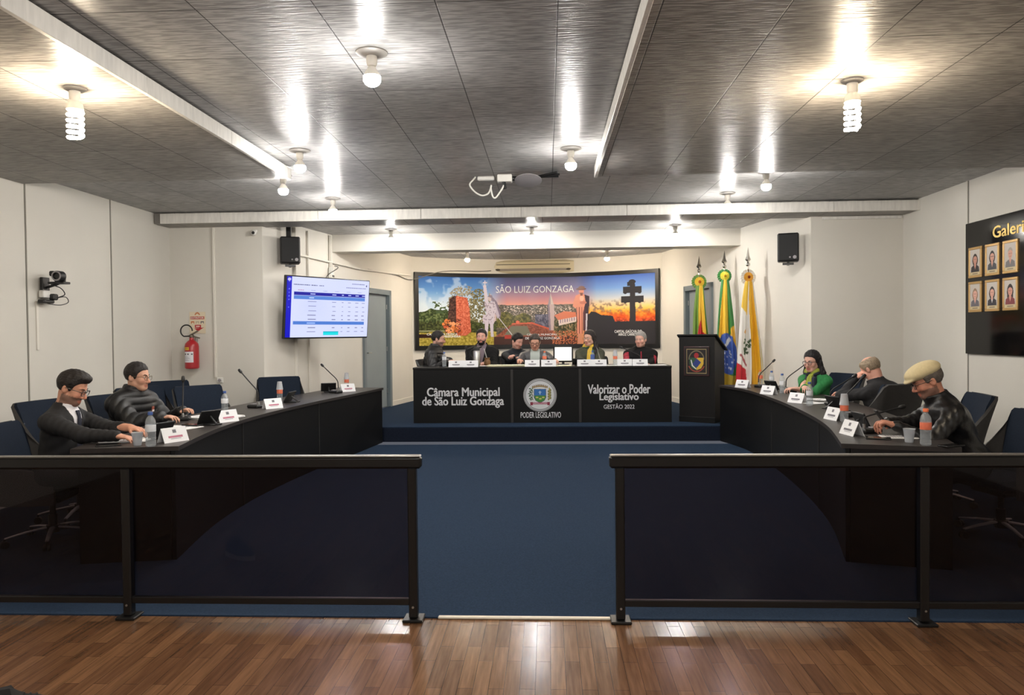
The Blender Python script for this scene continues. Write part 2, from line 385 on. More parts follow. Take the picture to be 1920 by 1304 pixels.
doorset(2, wxr, 1, 12.05, 13.2, 'grey-blue door behind the three flags')
# skirting on the platform
bb = MB(); bb.slab([(wxl(13.27), 13.27), (wxl(14.3), 14.3)], [(wxl(13.27)+.018, 13.27), (wxl(14.3)+.018, 14.3)], DZ, DZ+.085); struct('baseboard_left', bb, M_wallw)
bb = MB(); bb.slab([(wxr(13.22)-.018, 13.22), (wxr(14.3)-.018, 14.3)], [(wxr(13.22), 13.22), (wxr(14.3), 14.3)], DZ, DZ+.085); struct('baseboard_right', bb, M_wallw)
bb = MB(); bb.slab([arc(-.985+1.97*i/40, -.018) for i in range(41)], [arc(-.985+1.97*i/40) for i in range(41)], DZ, DZ+.085); struct('baseboard_back', bb, M_wallw)

struct('ceiling', MB().box((-.235, 5.3, CZ+.05), (9.4, 20.6, .1)), M_ceil)
FXL, FXR, YL, YR = -2.31, .455, 6.6, 6.78
lo = MB(); lo.box(((XL+FXL)/2, (YB+YL)/2, 2.965), (FXL-XL-.02, YL-YB, .09)); struct('ceiling_left', lo, M_ceil2)
lo = MB(); lo.box(((XR+FXR)/2, (YB+YR)/2, 2.965), (XR-FXR-.02, YR-YB, .09)); struct('ceiling_right', lo, M_ceil2)
def fascia(n, x, y1):
    m = MB(); y = YB
    k = 0
    while y < y1-.02:
        L_ = min(1.15, y1-y); m.box((x, y+L_/2, 2.957), (.026, L_-.004, .1), b=.002); y += L_; k += 1
    struct('trim_%d' % n, m, M_white)
fascia(1, FXL+.004, YL+.01); fascia(2, FXR-.004, YR+.01)
bm_ = MB(); bm_.box((-.235, 9.11, 2.952), (9.1, .48, .124), m=1)
x = XL+.1
for L_ in (.75, 1.2, 1.25, 1.2, 1.25, 1.2, 1.2, .98):
    bm_.box((x+L_/2, 8.852, 2.942), (L_-.004, .03, .118), b=.002); x += L_
struct('trim_3', bm_, [M_white, M_ceil2])
so = MB(); so.slab([(wxl(11.1), 11.1), (wxr(11.1), 11.1)], [(wxl(11.45), 11.45), (wxr(11.45), 11.45)], 2.765, CZ); struct('trim_4', so, M_wallw)

# ------------------------------------------------------------------ ceiling lamps
def bulb_mat(name, col, k):
    m = mat(name, (250, 245, 235), .3, emit=col, es=BULB_POWER*k)
    if 'globe' in name:         # the diode board inside faces down, so the dome is brightest underneath
        nt = m.node_tree; N = nt.nodes.new; g = N('ShaderNodeNewGeometry'); s = N('ShaderNodeSeparateXYZ'); r = N('ShaderNodeMapRange')
        r.inputs[1].default_value = -1; r.inputs[2].default_value = .1; r.inputs[3].default_value = BULB_POWER*k; r.inputs[4].default_value = BULB_POWER*k*.2
        nt.links.new(g.outputs['Normal'], s.inputs[0]); nt.links.new(s.outputs['Z'], r.inputs[0]); nt.links.new(r.outputs[0], nt.nodes['Principled BSDF'].inputs['Emission Strength'])
    return m
M_bw = bulb_mat('lit cool globe', BULB_COOL, 2.6); M_bm = bulb_mat('lit warm globe', BULB_WARM, 5.0); M_bc = bulb_mat('lit spiral tube', BULB_CFL, .6)
M_can = mat('porcelain canopy', (156, 152, 146), .4); M_sock = mat('porcelain socket', (225, 220, 210), .35)
def globe_lamp(x, y, z, label, m=None, r=.047, drop=.075):
    t = thing('ceiling_bulb', label, 'lamp', (x, y, z), 0, 'bare bulbs on the ceiling')
    MB().lathe([(0, 0), (.085, 0), (.085, -.006), (.07, -.014), (.04, -.022), (0, -.024)], n=28).build('canopy', M_can, t)
    MB().lathe([(.028, -.02), (.03, -.05), (.024, -drop), (.016, -drop-.002)], n=20).build('socket', M_sock, t)
    MB().lathe([(.014, -drop+.01), (.02, -drop-.008), (r*.8, -drop-.034), (r*.97, -drop-.052), (r*.97, -drop-.054), (.001, -drop-.054)], n=20).build('housing', M_sock, t)
    MB().lathe([(r*.96, -drop-.0545), (r, -drop-.06), (r*.98, -drop-.078), (r*.8, -drop-.094), (r*.5, -drop-.104), (.001, -drop-.108)], n=20).build('bulb', m or M_bw, t)
    return t
def spiral_lamp(x, y, z, label):
    t = thing('ceiling_bulb', label, 'lamp', (x, y, z), 0, 'bare bulbs on the ceiling')
    MB().lathe([(0, 0), (.06, 0), (.06, -.008), (.04, -.02), (0, -.022)], n=28).build('canopy', M_can, t)
    MB().lathe([(.03, -.018), (.03, -.06), (.026, -.075), (.04, -.09), (.045, -.125), (.04, -.13), (.001, -.131)], n=24).build('socket', M_sock, t)
    pts = [(.037*math.cos(i*.42), .037*math.sin(i*.42), -.135-.155*i/72) for i in range(73)]
    MB().tube(pts, .0095, 8).build('spiral_tube', M_bc, t)
    return t
spiral_lamp(-2.666, 4.11, 2.92, 'lit spiral lamp on the low ceiling above the left glass railing')
spiral_lamp(1.742, 4.325, 2.92, 'lit spiral lamp on the low ceiling above the right glass railing')
LC = [(-.929, 3.973, 'big lit bulb nearest the viewer on the raised middle ceiling'), (-2.013, 6.013, 'lit bulb just right of the end of the left ceiling step'),
      (-2.49, 6.95, 'lit bulb showing under the far end of the left ceiling step'), (-2.361, 8.139, 'lit bulb just before the cross beam at its left part'),
      (.205, 6.143, 'lit bulb on the raised ceiling right of the white ceiling device'), (2.095, 7.2, 'lit bulb over the right desk, rightmost of the white bulbs'),
      (1.989, 8.277, 'lit bulb just before the cross beam at its right part'), (-2.235, 10.6, 'lit bulb in front of the rear soffit, leftmost of three'),
      (-.209, 10.58, 'lit bulb in front of the rear soffit, middle of three'), (1.828, 10.666, 'lit bulb in front of the rear soffit, rightmost of three')]
for x, y, lb in LC: globe_lamp(x, y, CZ, lb)
globe_lamp(-1.444, 13.466, CZ, 'warm lit bulb left of the air conditioner', M_bm, .045, .1)
globe_lamp(1.1, 13.65, CZ, 'warm lit bulb right of the air conditioner', M_bm, .045, .1)

# white device screwed to the ceiling, with loose cable
M_plw = mat('white plastic', (226, 224, 218), .4); M_blk = mat('black plastic', (24, 24, 25), .45); M_plg = mat('grey plastic', (150, 146, 148), .45)
t = thing('ceiling_antenna', 'white ceiling antenna with oval dish and loose white cable loops', 'antenna', (-.47, 7.05, CZ))
MB().box((.08, 0, -.05), (.14, .1, .07), b=.008).build('box', M_plw, t)
MB().lathe([(0, -.02), (.08, -.018), (.13, -.008), (.13, 0), (.07, .03), (0, .04)], (.3, .02, -.065), 32, R=Matrix.Rotation(-.3, 3, 'X')).build('dish', M_plg, t)
for k in (-.5, -.1, .3): MB().cyl((.36, .05, -.03), (.36+.24*math.cos(k), .05+.24*math.sin(k)-.03, -.02), .01, n=8).build('prong', M_blk, t)
MB().cyl((.14, 0, -.05), (.24, .03, -.045), .022).build('dish_arm', M_blk, t)
MB().box((-.1, 0, -.045), (.16, .05, .04), b=.01).build('connector', M_plw, t)
MB().cyl((.07, -.02, -.08), (.08, -.02, -.15), .018, n=10).build('plug', M_blk, t)
cb = [(-.2+.0*i, 0, -.03) for i in range(1)] + [(-.22, -.02, -.06), (-.25, -.04, -.11), (-.2, -.05, -.18), (-.13, -.05, -.215), (-.07, -.05, -.19), (-.045, -.05, -.12), (-.05, -.05, -.15), (-.035, -.05, -.22), (-.01, -.05, -.24), (.03, -.04, -.19), (.07, -.03, -.12), (.06, -.01, -.07)]
def smooth_path(p, n=5):
    p = [Vector(q) for q in p]; out = []
    for i in range(len(p)-1):
        a, b, c, d = p[max(i-1, 0)], p[i], p[i+1], p[min(i+2, len(p)-1)]
        for k in range(n):
            t_ = k/n; out.append(.5*((2*b)+(c-a)*t_+(2*a-5*b+4*c-d)*t_*t_+(3*b-a-3*c+d)*t_**3))
    return out+[p[-1]]
MB().tube(smooth_path(cb), .008, 8).build('cable', M_plw, t)

# ================================================================== FURNITURE
M_desk = mat('black desk laminate', (24, 22, 22), .42, spec=.3, var=.1, vscale=30)
M_deskt = mat('dark brown desk top', (48, 43, 41), .4, var=.15, vscale=14, stretch=(1, 8, 1))
M_deskf = mat('black desk front', (15, 15, 16), .5, spec=.25, var=.12, vscale=40)
M_groove = mat('desk groove', (44, 42, 41), .5)
M_rail = mat('black railing metal', (15, 14, 14), .35, spec=.5)
M_railt = mat('handrail top highlight', (128, 124, 118), .35, metal=.6)  # pale strip along the top: the handrail's highlight put into its colour
M_smoke = clear_mat('smoked glass', (.50, .44, .46), rough=.02, ior=1.3)

def curve(pts, n=10):
    return [(p.x, p.y) for p in smooth_path([(x, y, 0) for x, y in pts], n)]
def offset(c, d):
    out = []
    for i, (x, y) in enumerate(c):
        a, b = c[max(i-1, 0)], c[min(i+1, len(c)-1)]; tx, ty = b[0]-a[0], b[1]-a[1]; l = math.hypot(tx, ty)
        out.append((x-ty/l*d, y+tx/l*d))
    return out
def railing(label, x0, x1, posts, y=3.84):
    r = thing('glass_railing', label, 'railing', ((x0+x1)/2, y, 0)); ox = (x0+x1)/2
    h = MB(); h.box(((x0+x1)/2-ox, 0, .832), (x1-x0, .056, .064), b=.012); hr = h.build('handrail', M_rail, r)
    MB().box(((x0+x1)/2-ox, 0, .8645), (x1-x0-.008, .05, .009), b=.004).build('handrail_highlight', M_railt, hr)
    br = MB(); br.box(((x0+x1)/2-ox, 0, .098), (x1-x0-.06, .03, .035), b=.004); br.build('bottom_rail', M_rail, r)
    for p in posts:
        b = MB(); b.box((p-ox, 0, .41), (.046, .05, .79), b=.006); po = b.build('post', M_rail, r)
        MB().box((p-ox, 0, .008), (.105, .105, .016), b=.004).build('base_plate', M_rail, po)
        MB().cyl((p-ox, -.026, .075), (p-ox, -.03, .075), .006, n=10).build('bolt', M_metal, po)
    ps = sorted(posts); e = [x0]+ps+[x1]
    for a, b in zip(e[:-1], e[1:]):
        if b-a < .2: continue
        MB().box(((a+b)/2-ox, .012, .455), (b-a-.05, .008, .69)).build('glass_panel', M_smoke, r)
    return r
railing('smoked glass railing left of the gap, in front of the left desk', -4.78, -.664, [-.715, -2.25, -3.78])
railing('smoked glass railing right of the gap, in front of the right desk', .312, 4.31, [.365, 1.895, 3.42])

def side_desk(label, front, side, z=.77, ped=None, seams=()):
    """curved bench desk: front = plan curve of the public side (far to near); side = +1 when the seats are at larger x"""
    r = thing('curved_desk', label, 'desk', (front[0][0], front[0][1], 0)); ox, oy = front[0]
    f = curve([(x-ox, y-oy) for x, y in front], 8)
    sg = side
    back = offset(f, sg*.68)
    t = MB(); t.slab(f, back, z-.03, z); t.build('desktop', M_deskt, r)
    e0, e1 = offset(f, sg*.025), offset(f, sg*.05)
    n = len(f); cuts = [0]+[min(range(n), key=lambda i: abs(f[i][1]+oy-s)) for s in seams]+[n-1]
    for a, b in zip(cuts[:-1], cuts[1:]):
        m = MB(); m.slab(e0[a:b+1], e1[a:b+1], .008, z-.031); m.build('front_panel', M_deskf, r)
        if b < n-1:
            p = e0[b]; MB().box((p[0], p[1], .37), (.012, .012, .735)).build('seam_strip', M_groove, r)
    # end pedestals
    for i0, i1 in ((0, 1), (n-4, n-1)):
        a, b = offset(f, sg*.055), offset(f, sg*.63)
        m = MB(); m.slab(a[i0:i1+1], b[i0:i1+1], .008, z-.031); m.build('pedestal', M_desk, r)
    return r
LF = [(-2.27, 10.14), (-2.40, 9.2), (-2.55, 8.2), (-2.64, 7.3), (-2.67, 6.5), (-2.62, 5.7), (-2.47, 4.83)]
RF = [(2.31, 10.18), (2.46, 9.4), (2.44, 8.3), (2.35, 7.2), (2.23, 6.29), (2.09, 5.6), (1.88, 4.85)]
side_desk('long curved black desk along the left wall', LF, -1, seams=(8.2, 6.45))
side_desk('long curved black desk along the right wall', RF, 1, seams=(8.3, 6.3))

# head table with lettering
CX0, CX1, CY0, CY1, CT = -1.955, 1.765, 10.65, 11.36, 1.02
t = thing('head_table', 'long black head table lettered in white on the carpeted platform', 'table', ((CX0+CX1)/2, CY0, DZ)); ox, oy, oz = t.location
MB().box(((CX0+CX1)/2-ox, (CY1-CY0)/2, CT-.015-oz), (CX1-CX0, CY1-CY0, .03), b=.003).build('tabletop', M_desk, t)
S1, S2 = -.52, .46
for a, b in ((CX0, S1), (S1, S2), (S2, CX1)):
    MB().box(((a+b)/2-ox, .03, (CT-.03-DZ)/2), (b-a-.004, .025, CT-.032-DZ)).build('front_panel', M_deskf, t)
for s in (S1, S2): MB().box((s-ox, .016, (CT-.03-DZ)/2), (.035, .006, CT-.04-DZ)).build('seam_strip', M_groove, t)
for s in (CX0+.015, CX1-.015): MB().box((s-ox, .37, (CT-.03-DZ)/2), (.028, .64, CT-.032-DZ)).build('side_panel', M_deskf, t)
M_let = mat('white lettering', (232, 232, 234), .4); RX = (PI/2, 0, 0)
def front_px(u0, u1, v0, v1, y):      # picture box -> centre and size on the plane y (only used to read off where lettering stands)
    def pt(u, v):
        d = fw + cr*((u-960)/FPX) - cu*((v-652)/FPX); k = y/d.y; return Vector((d.x*k, y, 1.5+d.z*k))
    a, b = pt(u0, v0), pt(u1, v1); return (a+b)/2, abs(b.x-a.x), abs(a.z-b.z)
for body, box, bold in (('Câmara Municipal', (800, 937, 727.5, 748.5), .03), ('de São Luiz Gonzaga', (791, 945, 744.5, 765.5), .03), ('Valorizar o Poder', (1102, 1220, 721.5, 738.5), .03),
                        ('Legislativo', (1124, 1198, 737.5, 755), .03), ('GESTÃO 2022', (1132, 1190, 757.5, 767), .008), ('PODER LEGISLATIVO', (976, 1052, 773.5, 784), .015)):
    c, w_, h_ = front_px(*box, CY0)
    text_mesh('lettering', body, w_, h_, M_let, t, (c.x-ox, .0165, c.z-oz), RX, bold, .004)
# round municipal emblem
c, w_, h_ = front_px(981, 1044, 711, 772, CY0)
rad = np.linspace(.001, 1, 70)[:, None]; an = np.linspace(0, 2*PI, 161)[None]
X, Y_ = rad*np.cos(an), rad*np.sin(an); cv = Canvas(X, Y_, (228, 230, 232))
rr = np.hypot(X, Y_); cv.put((rr > .94)*1., (150, 152, 154)); cv.put(((rr > .86)&(rr < .9))*1., (120, 122, 124))
for k in range(9):
    x = -.44+.11*k; cv.rect(x-.04, .5+.06*math.cos(k-4)-.0, x+.04, .66-.006*(k-4)**2, (140, 118, 84))
cv.put(((np.abs(X) < .48)&(Y_ > .5-.35*X*X)&(Y_ < .58-.35*X*X))*1., (165, 140, 95))
sh = [(-.34, .36), (.34, .36), (.34, -.12), (.26, -.3), (.12, -.4), (0, -.44), (-.12, -.4), (-.26, -.3), (-.34, -.12)]
cv.poly([(x*1.1, y*1.05+.0) for x, y in sh], (60, 80, 110)); cv.poly(sh, (52, 118, 190)); cv.put(cv.pm(sh)*(Y_ < -.02), (72, 140, 62))
cv.rect(-.03, .05, .03, .26, (190, 215, 235)); cv.rect(-.09, .16, .09, .2, (190, 215, 235))
for x in (-.18, .02, .2): cv.ell(x, -.14-.08*(x == .02), .09, .05, (205, 205, 110))
for k in range(10):
    y = -.28+.075*k; cv.ell(-.56-.07*(k % 2)+.04*math.sin(k), y, .075, .035, (60, 92, 62)); cv.ell(-.45-.03*(k % 3), y+.02, .05, .03, (80, 110, 70))
for k in range(8): cv.ell(.58+.06*((k % 2)*2-1), -.25+.08*k, .05, .075, (130, 128, 70)); cv.ell(.58, -.2+.085*k, .05, .06, (176, 160, 84))
cv.rect(-.6, -.56, .6, -.44, (160, 50, 78)); cv.rect(-.5, -.52, .5, -.48, (225, 190, 200)); cv.poly([(-.6, -.42), (-.44, -.42), (-.44, -.62), (-.6, -.62)], (140, 40, 66)); cv.poly([(.6, -.42), (.44, -.42), (.44, -.62), (.6, -.62)], (140, 40, 66))
M_print = mat('printed picture', (200, 200, 200), .55, attr='base'); M_printg = mat('glossy printed picture', (200, 200, 200), .18, spec=.35, attr='base')
MB().lathe([(.001, 0), (w_/2, 0), (w_/2, .008), (w_/2-.003, .01)], n=64, R=Matrix.Rotation(PI/2, 3, 'X')).build('emblem_disc', M_plw, t, (c.x-ox, .0165, c.z-oz))
V = np.stack([X*w_/2*.985, np.zeros_like(X)-.0105, Y_*w_/2*.985], -1); grid_mesh('emblem_print', V[::1], cv.C, M_print, t, (c.x-ox, .0165, c.z-oz))

# lectern
t = thing('lectern', 'tall black lectern with framed coat of arms beside the flags', 'lectern', (2.11, 10.62, DZ), math.radians(-31))
W, H, D = .52, 1.215, .42
b_ = MB(); b_.add([(-W/2, 0, 0), (W/2, 0, 0), (W/2, D, 0), (-W/2, D, 0), (-W/2, 0, H), (W/2, 0, H), (W/2, D, H-.2), (-W/2, D, H-.2)], [(0, 1, 5, 4), (1, 2, 6, 5), (2, 3, 7, 6), (3, 0, 4, 7), (0, 3, 2, 1), (4, 5, 6, 7)]); b_.build('body', M_desk, t, smooth=0)
a = math.atan2(.2, D); R = Matrix.Rotation(-a, 3, 'X')
MB().box((0, D/2+.03, H-.083), (W+.07, .52, .025), b=.004, R=R).build('reading_board', M_desk, t)
MB().box((0, -.004, .0+.04), (W+.01, .012, .08), b=.003).build('plinth', M_deskf, t)
pw, ph_ = .37, .42; pz = .87
pl = MB().box((0, -.006, pz), (pw, .012, ph_), b=.003).build('plaque', mat('dark plaque wood', (52, 22, 22), .4), t)
X, Y_ = np.meshgrid(np.linspace(-1, 1, 120), np.linspace(-1, 1, 140)); cv = Canvas(X, Y_, (26, 18, 18))
cv.rect(-.86, -.9, .86, .9, (150, 132, 92)); cv.rect(-.8, -.85, .8, .85, (28, 22, 22))
cv.put(((np.hypot(X, Y_-.12) < .68)&(np.hypot(X, Y_-.12) > .6)&(Y_ > .12))*1., (120, 108, 84))
sh = [(-.6, .26), (.6, .26), (.6, -.2), (.4, -.52), (0, -.66), (-.4, -.52), (-.6, -.2)]
cv.poly(sh, (44, 84, 60)); cv.poly([(0, .26), (.6, .26), (.6, -.2), (.4, -.52), (0, -.66)], (214, 176, 58)); cv.poly([(-.34, -.2), (.02, .2), (.4, -.08), (.05, -.46)], (44, 60, 130)); cv.poly([(-.5, .1), (-.42, .1), (-.3, -.3), (.0, -.55), (-.05, -.6), (-.4, -.35)], (226, 226, 220))
cv.ell(.0, .42, .2, .2, (168, 40, 46)); cv.put(((np.hypot(X, Y_+.02) < .78)&(np.hypot(X, Y_+.02) > .68)&(Y_ < -.36))*1., (150, 66, 52))
V = np.stack([X*pw*.46, np.zeros_like(X)-.0125, Y_*ph_*.46+pz], -1); grid_mesh('coat_of_arms', V, cv.C, M_print, pl)
pl.location = (0, 0, 0)

# ------------------------------------------------------------------ swivel chairs
M_blue = mat('navy chair fabric', (25, 34, 48), .85, spec=.2, var=.12, vscale=60, bump=.25, bscale=250)
M_shell = mat('charcoal chair shell', (60, 58, 57), .7, spec=.3, var=.08, vscale=40)
M_blk2 = mat('black chair fabric', (19, 19, 21), .8, var=.1, vscale=50)
M_chrome = mat('polished aluminium', (225, 225, 222), .35, metal=.7)
def make_chair(label, inner, outer, loc, a, group):
    t = thing('swivel_chair', label, 'chair', loc, a, group)
    # tub shell: back from left arm round to right arm
    K = 28; rows = 10
    def prof(u):      # u -1..1 round the tub; plan radius and top height
        s = abs(u); top = .98 if s < .42 else .98-(.98-.66)*min(1, (s-.42)/.2)**.8
        if s > .62: top = .66-.05*(s-.62)/.38
        return top
    def plan(u, off):
        # superellipse-like plan: straight back, arms forward
        s = abs(u); sg = 1 if u > 0 else -1
        if s < .42: return (sg*s/.42*.235, -.27-off+.02*(s/.42)**2)
        k = (s-.42)/.58
        return (sg*(.235+(.045+off)*math.sin(min(k*2.2, 1)*PI/2)+(.0)), -.27-off*(1-min(k*2, 1))+.02+.40*max(0, k-.06)/.94*1.0)
    def shell(off, z0, m, name, cutback=0):
        b = MB()
        for layer in (off, off+.028):
            vs, fs = [], []
            for i in range(K+1):
                u = -1+2*i/K
                if cutback: u *= cutback
                top = prof(u)-(.0 if layer == off else .006)
                for j in range(rows+1):
                    f = j/rows; z = z0+(top-z0)*f
                    x, y = plan(u, layer); rec = -.13*max(0, (z-.5)/.5)**1.2*(1-min(1, max(0, abs(u)-.42)/.3)); sc = 1+.10*max(0, (z-.6)/.4)
                    vs.append((x*sc, y+rec, z))
            for i in range(K):
                for j in range(rows):
                    q = (i*(rows+1)+j, (i+1)*(rows+1)+j, (i+1)*(rows+1)+j+1, i*(rows+1)+j+1); fs.append(q if layer != off else q[::-1])
            b.add(vs, fs)
        n = (K+1)*(rows+1)
        for i in range(K):
            p, q = i*(rows+1)+rows, (i+1)*(rows+1)+rows; b.f.append((p, q, q+n, p+n)); b.m.append(0)
            p, q = i*(rows+1), (i+1)*(rows+1); b.f.append((q, p, p+n, q+n)); b.m.append(0)
        for i in (0, K):
            for j in range(rows):
                p = i*(rows+1)+j; q = (p, p+1, p+1+n, p+n); b.f.append(q if i == 0 else q[::-1]); b.m.append(0)
        return b.build(name, m, t, smooth=50)
    shell(.0, .36, outer, 'shell')
    shell(-.03, .42, inner, 'backrest', .46)
    s = MB(); s.box((0, -.01, .435), (.47, .46, .09), b=.03); s.build('seat', inner, t)
    MB().box((0, -.03, .36), (.3, .3, .04), b=.01).build('seat_plate', M_blk, t)
    MB().lathe([(.03, .1), (.03, .22), (.02, .22), (.02, .36)], n=16).build('gas_column', M_blk, t)
    MB().lathe([(.001, .13), (.045, .13), (.05, .1), (.04, .07), (.001, .07)], n=16).build('hub', M_blk, t)
    for k in range(5):
        an = .3+k*2*PI/5; c, s_ = math.cos(an), math.sin(an)
        b = MB(); b.tube([(.04*c, .04*s_, .115), (.17*c, .17*s_, .1), (.30*c, .30*s_, .075)], [.019, .016, .012], 8, flat=.6); leg = b.build('base_leg', M_chrome, t)
        w_ = MB()
        for o in (-.014, .014): w_.cyl((.30*c-s_*(o-.008), .30*s_+c*(o-.008), .028), (.30*c-s_*(o+.008), .30*s_+c*(o+.008), .028), .028, n=12)
        w_.cyl((.3*c, .3*s_, .03), (.3*c, .3*s_, .072), .008, n=8); w_.build('caster', M_blk, leg)
    return t
GRP = 'navy swivel chairs at the side desks'
ch0 = make_chair('navy swivel chair under the man in suit and glasses, near the left wall', M_blue, M_shell, (-3.66, 5.28, .008), math.radians(-80), GRP)
ch0.scale = (1, 1, .89)
for x, y, a, lb in ((-3.85, 5.9, -95, 'empty navy chair half hidden right behind the man in suit'), (-3.62, 6.45, -105, 'navy swivel chair under the man in black quilted jacket'),
                    (-3.92, 7.3, -120, 'empty navy chair just right of the quilted-jacket man'), (-4.2, 8.25, -130, 'empty navy chair in the rear row under the fire extinguisher'),
                    (-3.4, 7.4, -128, 'empty navy chair at the desk right below the fire extinguisher'), (-3.2, 8.85, -150, 'empty navy chair below the big screen'),
                    (3.2, 8.8, 112, 'navy chair under the woman in green jacket'), (3.22, 7.5, 22, 'navy chair with charcoal shell under the balding man'),
                    (3.3, 6.5, 82, 'empty navy chair by the right wall, behind the man in beige cap'), (3.24, 5.46, 103, 'navy chair under the man in beige cap')):
    c_ = copy_thing(ch0, (x, y, .008), math.radians(a), lb, GRP)
    c_.scale = (1, 1, (.91 if 'under' in lb else .96) if 'beige cap' in lb else 1)
ck0 = make_chair('black chair under the man at the left end of the head table', M_blk2, M_blk, (-1.66, 11.5, DZ), math.radians(-95), 'black chairs behind the head table')
ck0.scale = (.9, .9, .92)
for x, y, a, lb in ((-1.02, 11.98, 180, 'black chair behind the bearded man'), (-.22, 11.98, 180, 'black chair behind the man in grey jacket'), (.7, 11.98, 170, 'black chair behind the woman with yellow scarf'),
                    (1.5, 11.98, 170, 'black chair behind the grey-haired man in black and red'), (-.62, 12.5, 190, 'black chair behind the young man leaning over')):
    copy_thing(ck0, (x, y, DZ), math.radians(a), lb, 'black chairs behind the head table')

# ================================================================== ON THE WALLS
# curved mural
t = thing('mural', 'wide curved mural of local monuments lettered SÃO LUIZ GONZAGA on the rear wall', 'mural', (0, 0, 0))
MU = .985; ZB, ZT = 1.19, 2.72
def strip(name, u0, u1, z0, z1, r0, r1, m, n=60):
    P = [arc(u0+(u1-u0)*i/n, r0) for i in range(n+1)]; Q = [arc(u0+(u1-u0)*i/n, r1) for i in range(n+1)]
    b = MB(); b.slab(P, Q, z0, z1); return b.build(name, m, t)
M_frame = mat('black mural frame', (18, 18, 19), .3)
strip('backing', -MU, MU, ZB, ZT, -.035, -.012, M_frame)
fx_ = math.sin(AMAX)
def aint(x): return math.asin(max(-1, min(1, (x-ACX)/AR_)))/AMAX
for z0, z1 in ((ZB, ZB+.085), (ZT-.075, ZT)): strip('frame', -MU, MU, z0, z1, -.055, -.034, M_frame)
for a, b in ((-MU, -MU+.03), (MU-.03, MU)): strip('frame', a, b, ZB, ZT, -.055, -.034, M_frame, 4)
nx, ny = 760, 230
X, Y = np.meshgrid(np.linspace(98, 1790, nx), np.linspace(664, 140, ny)); c = Canvas(X, Y, (100, 140, 190))
n1, n2, n3, n4 = c.n(60, 1), c.n(22, 2), c.n(9, 3), c.n(5, 4)
L3 = lambda *k: np.array(k, float)
def grad(stops, v):
    xs = [s[0] for s in stops]; return np.stack([np.interp(v, xs, [s[1][i] for s in stops]) for i in range(3)], -1)
sl = grad([(140, (58, 104, 176)), (250, (98, 148, 208)), (350, (190, 212, 232)), (480, (214, 222, 228))], Y)
sm = grad([(140, (72, 74, 120)), (220, (104, 96, 146)), (300, (186, 128, 142)), (350, (226, 150, 138)), (480, (200, 140, 130))], Y)
sr = grad([(140, (76, 106, 186)), (240, (118, 156, 214)), (320, (196, 200, 206)), (380, (240, 200, 130)), (490, (236, 150, 60))], Y)
wm = np.clip((X-560)/160, 0, 1)[..., None]; wr = np.clip((X-1230)/160, 0, 1)[..., None]
c.C = sl*(1-wm)+sm*wm; c.C = c.C*(1-wr)+sr*wr
c.put(np.clip((n1*.6+n2*.4+(Y-150)/900-.56)*6, 0, 1)*np.clip((600-X)/80, 0, 1)*.5, (226, 234, 242))
# park trees and lawn at the left
tree = lambda n, top: (Y > top+70*(n-.5))
c.put((tree(n1, 400)&(X < 330))*1., grad([(0, (36, 46, 28)), (.5, (66, 80, 44)), (1, (128, 140, 92))], n3))
c.put(((n3+n2 > 1.0)&(Y > 330)&(Y < 420)&(X > 190)&(X < 300))*1., (70, 88, 56))
c.put(((np.hypot((X-400)/105, (Y-330)/125)+.35*n2 < 1.15)&(n3 > .42))*.9, grad([(0, (96, 88, 70)), (1, (196, 186, 164))], n4))
c.put(((np.hypot((X-520)/90, (Y-380)/150)+.4*n2 < 1.15)&(n3 > .3))*.95, grad([(0, (62, 64, 40)), (.6, (120, 112, 78)), (1, (190, 180, 140))], n4))
c.put(((Y > 470+30*n2)&(X < 640))*1., grad([(0, (36, 40, 24)), (1, (96, 104, 56))], n3))
c.put(((Y > 555+14*n2)&(X < 660))*1., grad([(0, (128, 116, 40)), (1, (206, 184, 92))], n3))
c.rect(98, 548, 270, 556, (160, 160, 120)); c.rect(98, 575, 250, 604, (52, 30, 26))
# red stone ruin
c.poly([(305, 310), (340, 285), (358, 290), (352, 580), (288, 520), (296, 420)], grad([(0, (44, 28, 26)), (1, (108, 72, 62))], n3))
c.poly([(352, 284), (430, 300), (446, 380), (456, 560), (420, 590), (350, 588)], grad([(0, (158, 68, 48)), (.5, (206, 104, 78)), (1, (236, 158, 128))], n4*.5+n3*.5))
for k, (x, y, r) in enumerate(((290, 478, 22), (322, 500, 24), (280, 520, 20), (336, 540, 30), (300, 548, 28), (372, 560, 24), (268, 500, 16), (360, 500, 14))):
    c.ell(x, y, r, r*.8, ((226, 130, 70), (240, 160, 110), (200, 96, 60))[k % 3])
c.put(((n4 > .62)&(X > 262)&(X < 385)&(Y > 462)&(Y < 585))*.8, (70, 38, 28))
# town in the valley
c.put(((Y > 352+8*n2)&(X > 640)&(X < 1240))*1., grad([(0, (52, 48, 48)), (.5, (96, 88, 76)), (1, (176, 150, 132))], n3*.6+n4*.4))
c.put(((Y > 365)&(Y < 450)&(X > 690)&(X < 1230)&(n4 > .72))*1., (226, 206, 192))
c.put(((Y > 405+45*n1)&(X > 640)&(X < 900)&(Y < 530))*1., grad([(0, (54, 56, 26)), (1, (136, 128, 66))], n3))
c.put(((X > 930)&(X < 1030)&(Y > 430)&(Y < 560))*.7, grad([(0, (44, 46, 76)), (1, (128, 130, 164))], n3))
c.put(((X > 1070)&(X < 1250)&(Y > 470))*1., grad([(0, (44, 44, 28)), (.6, (84, 84, 52)), (1, (190, 150, 120))], n3))
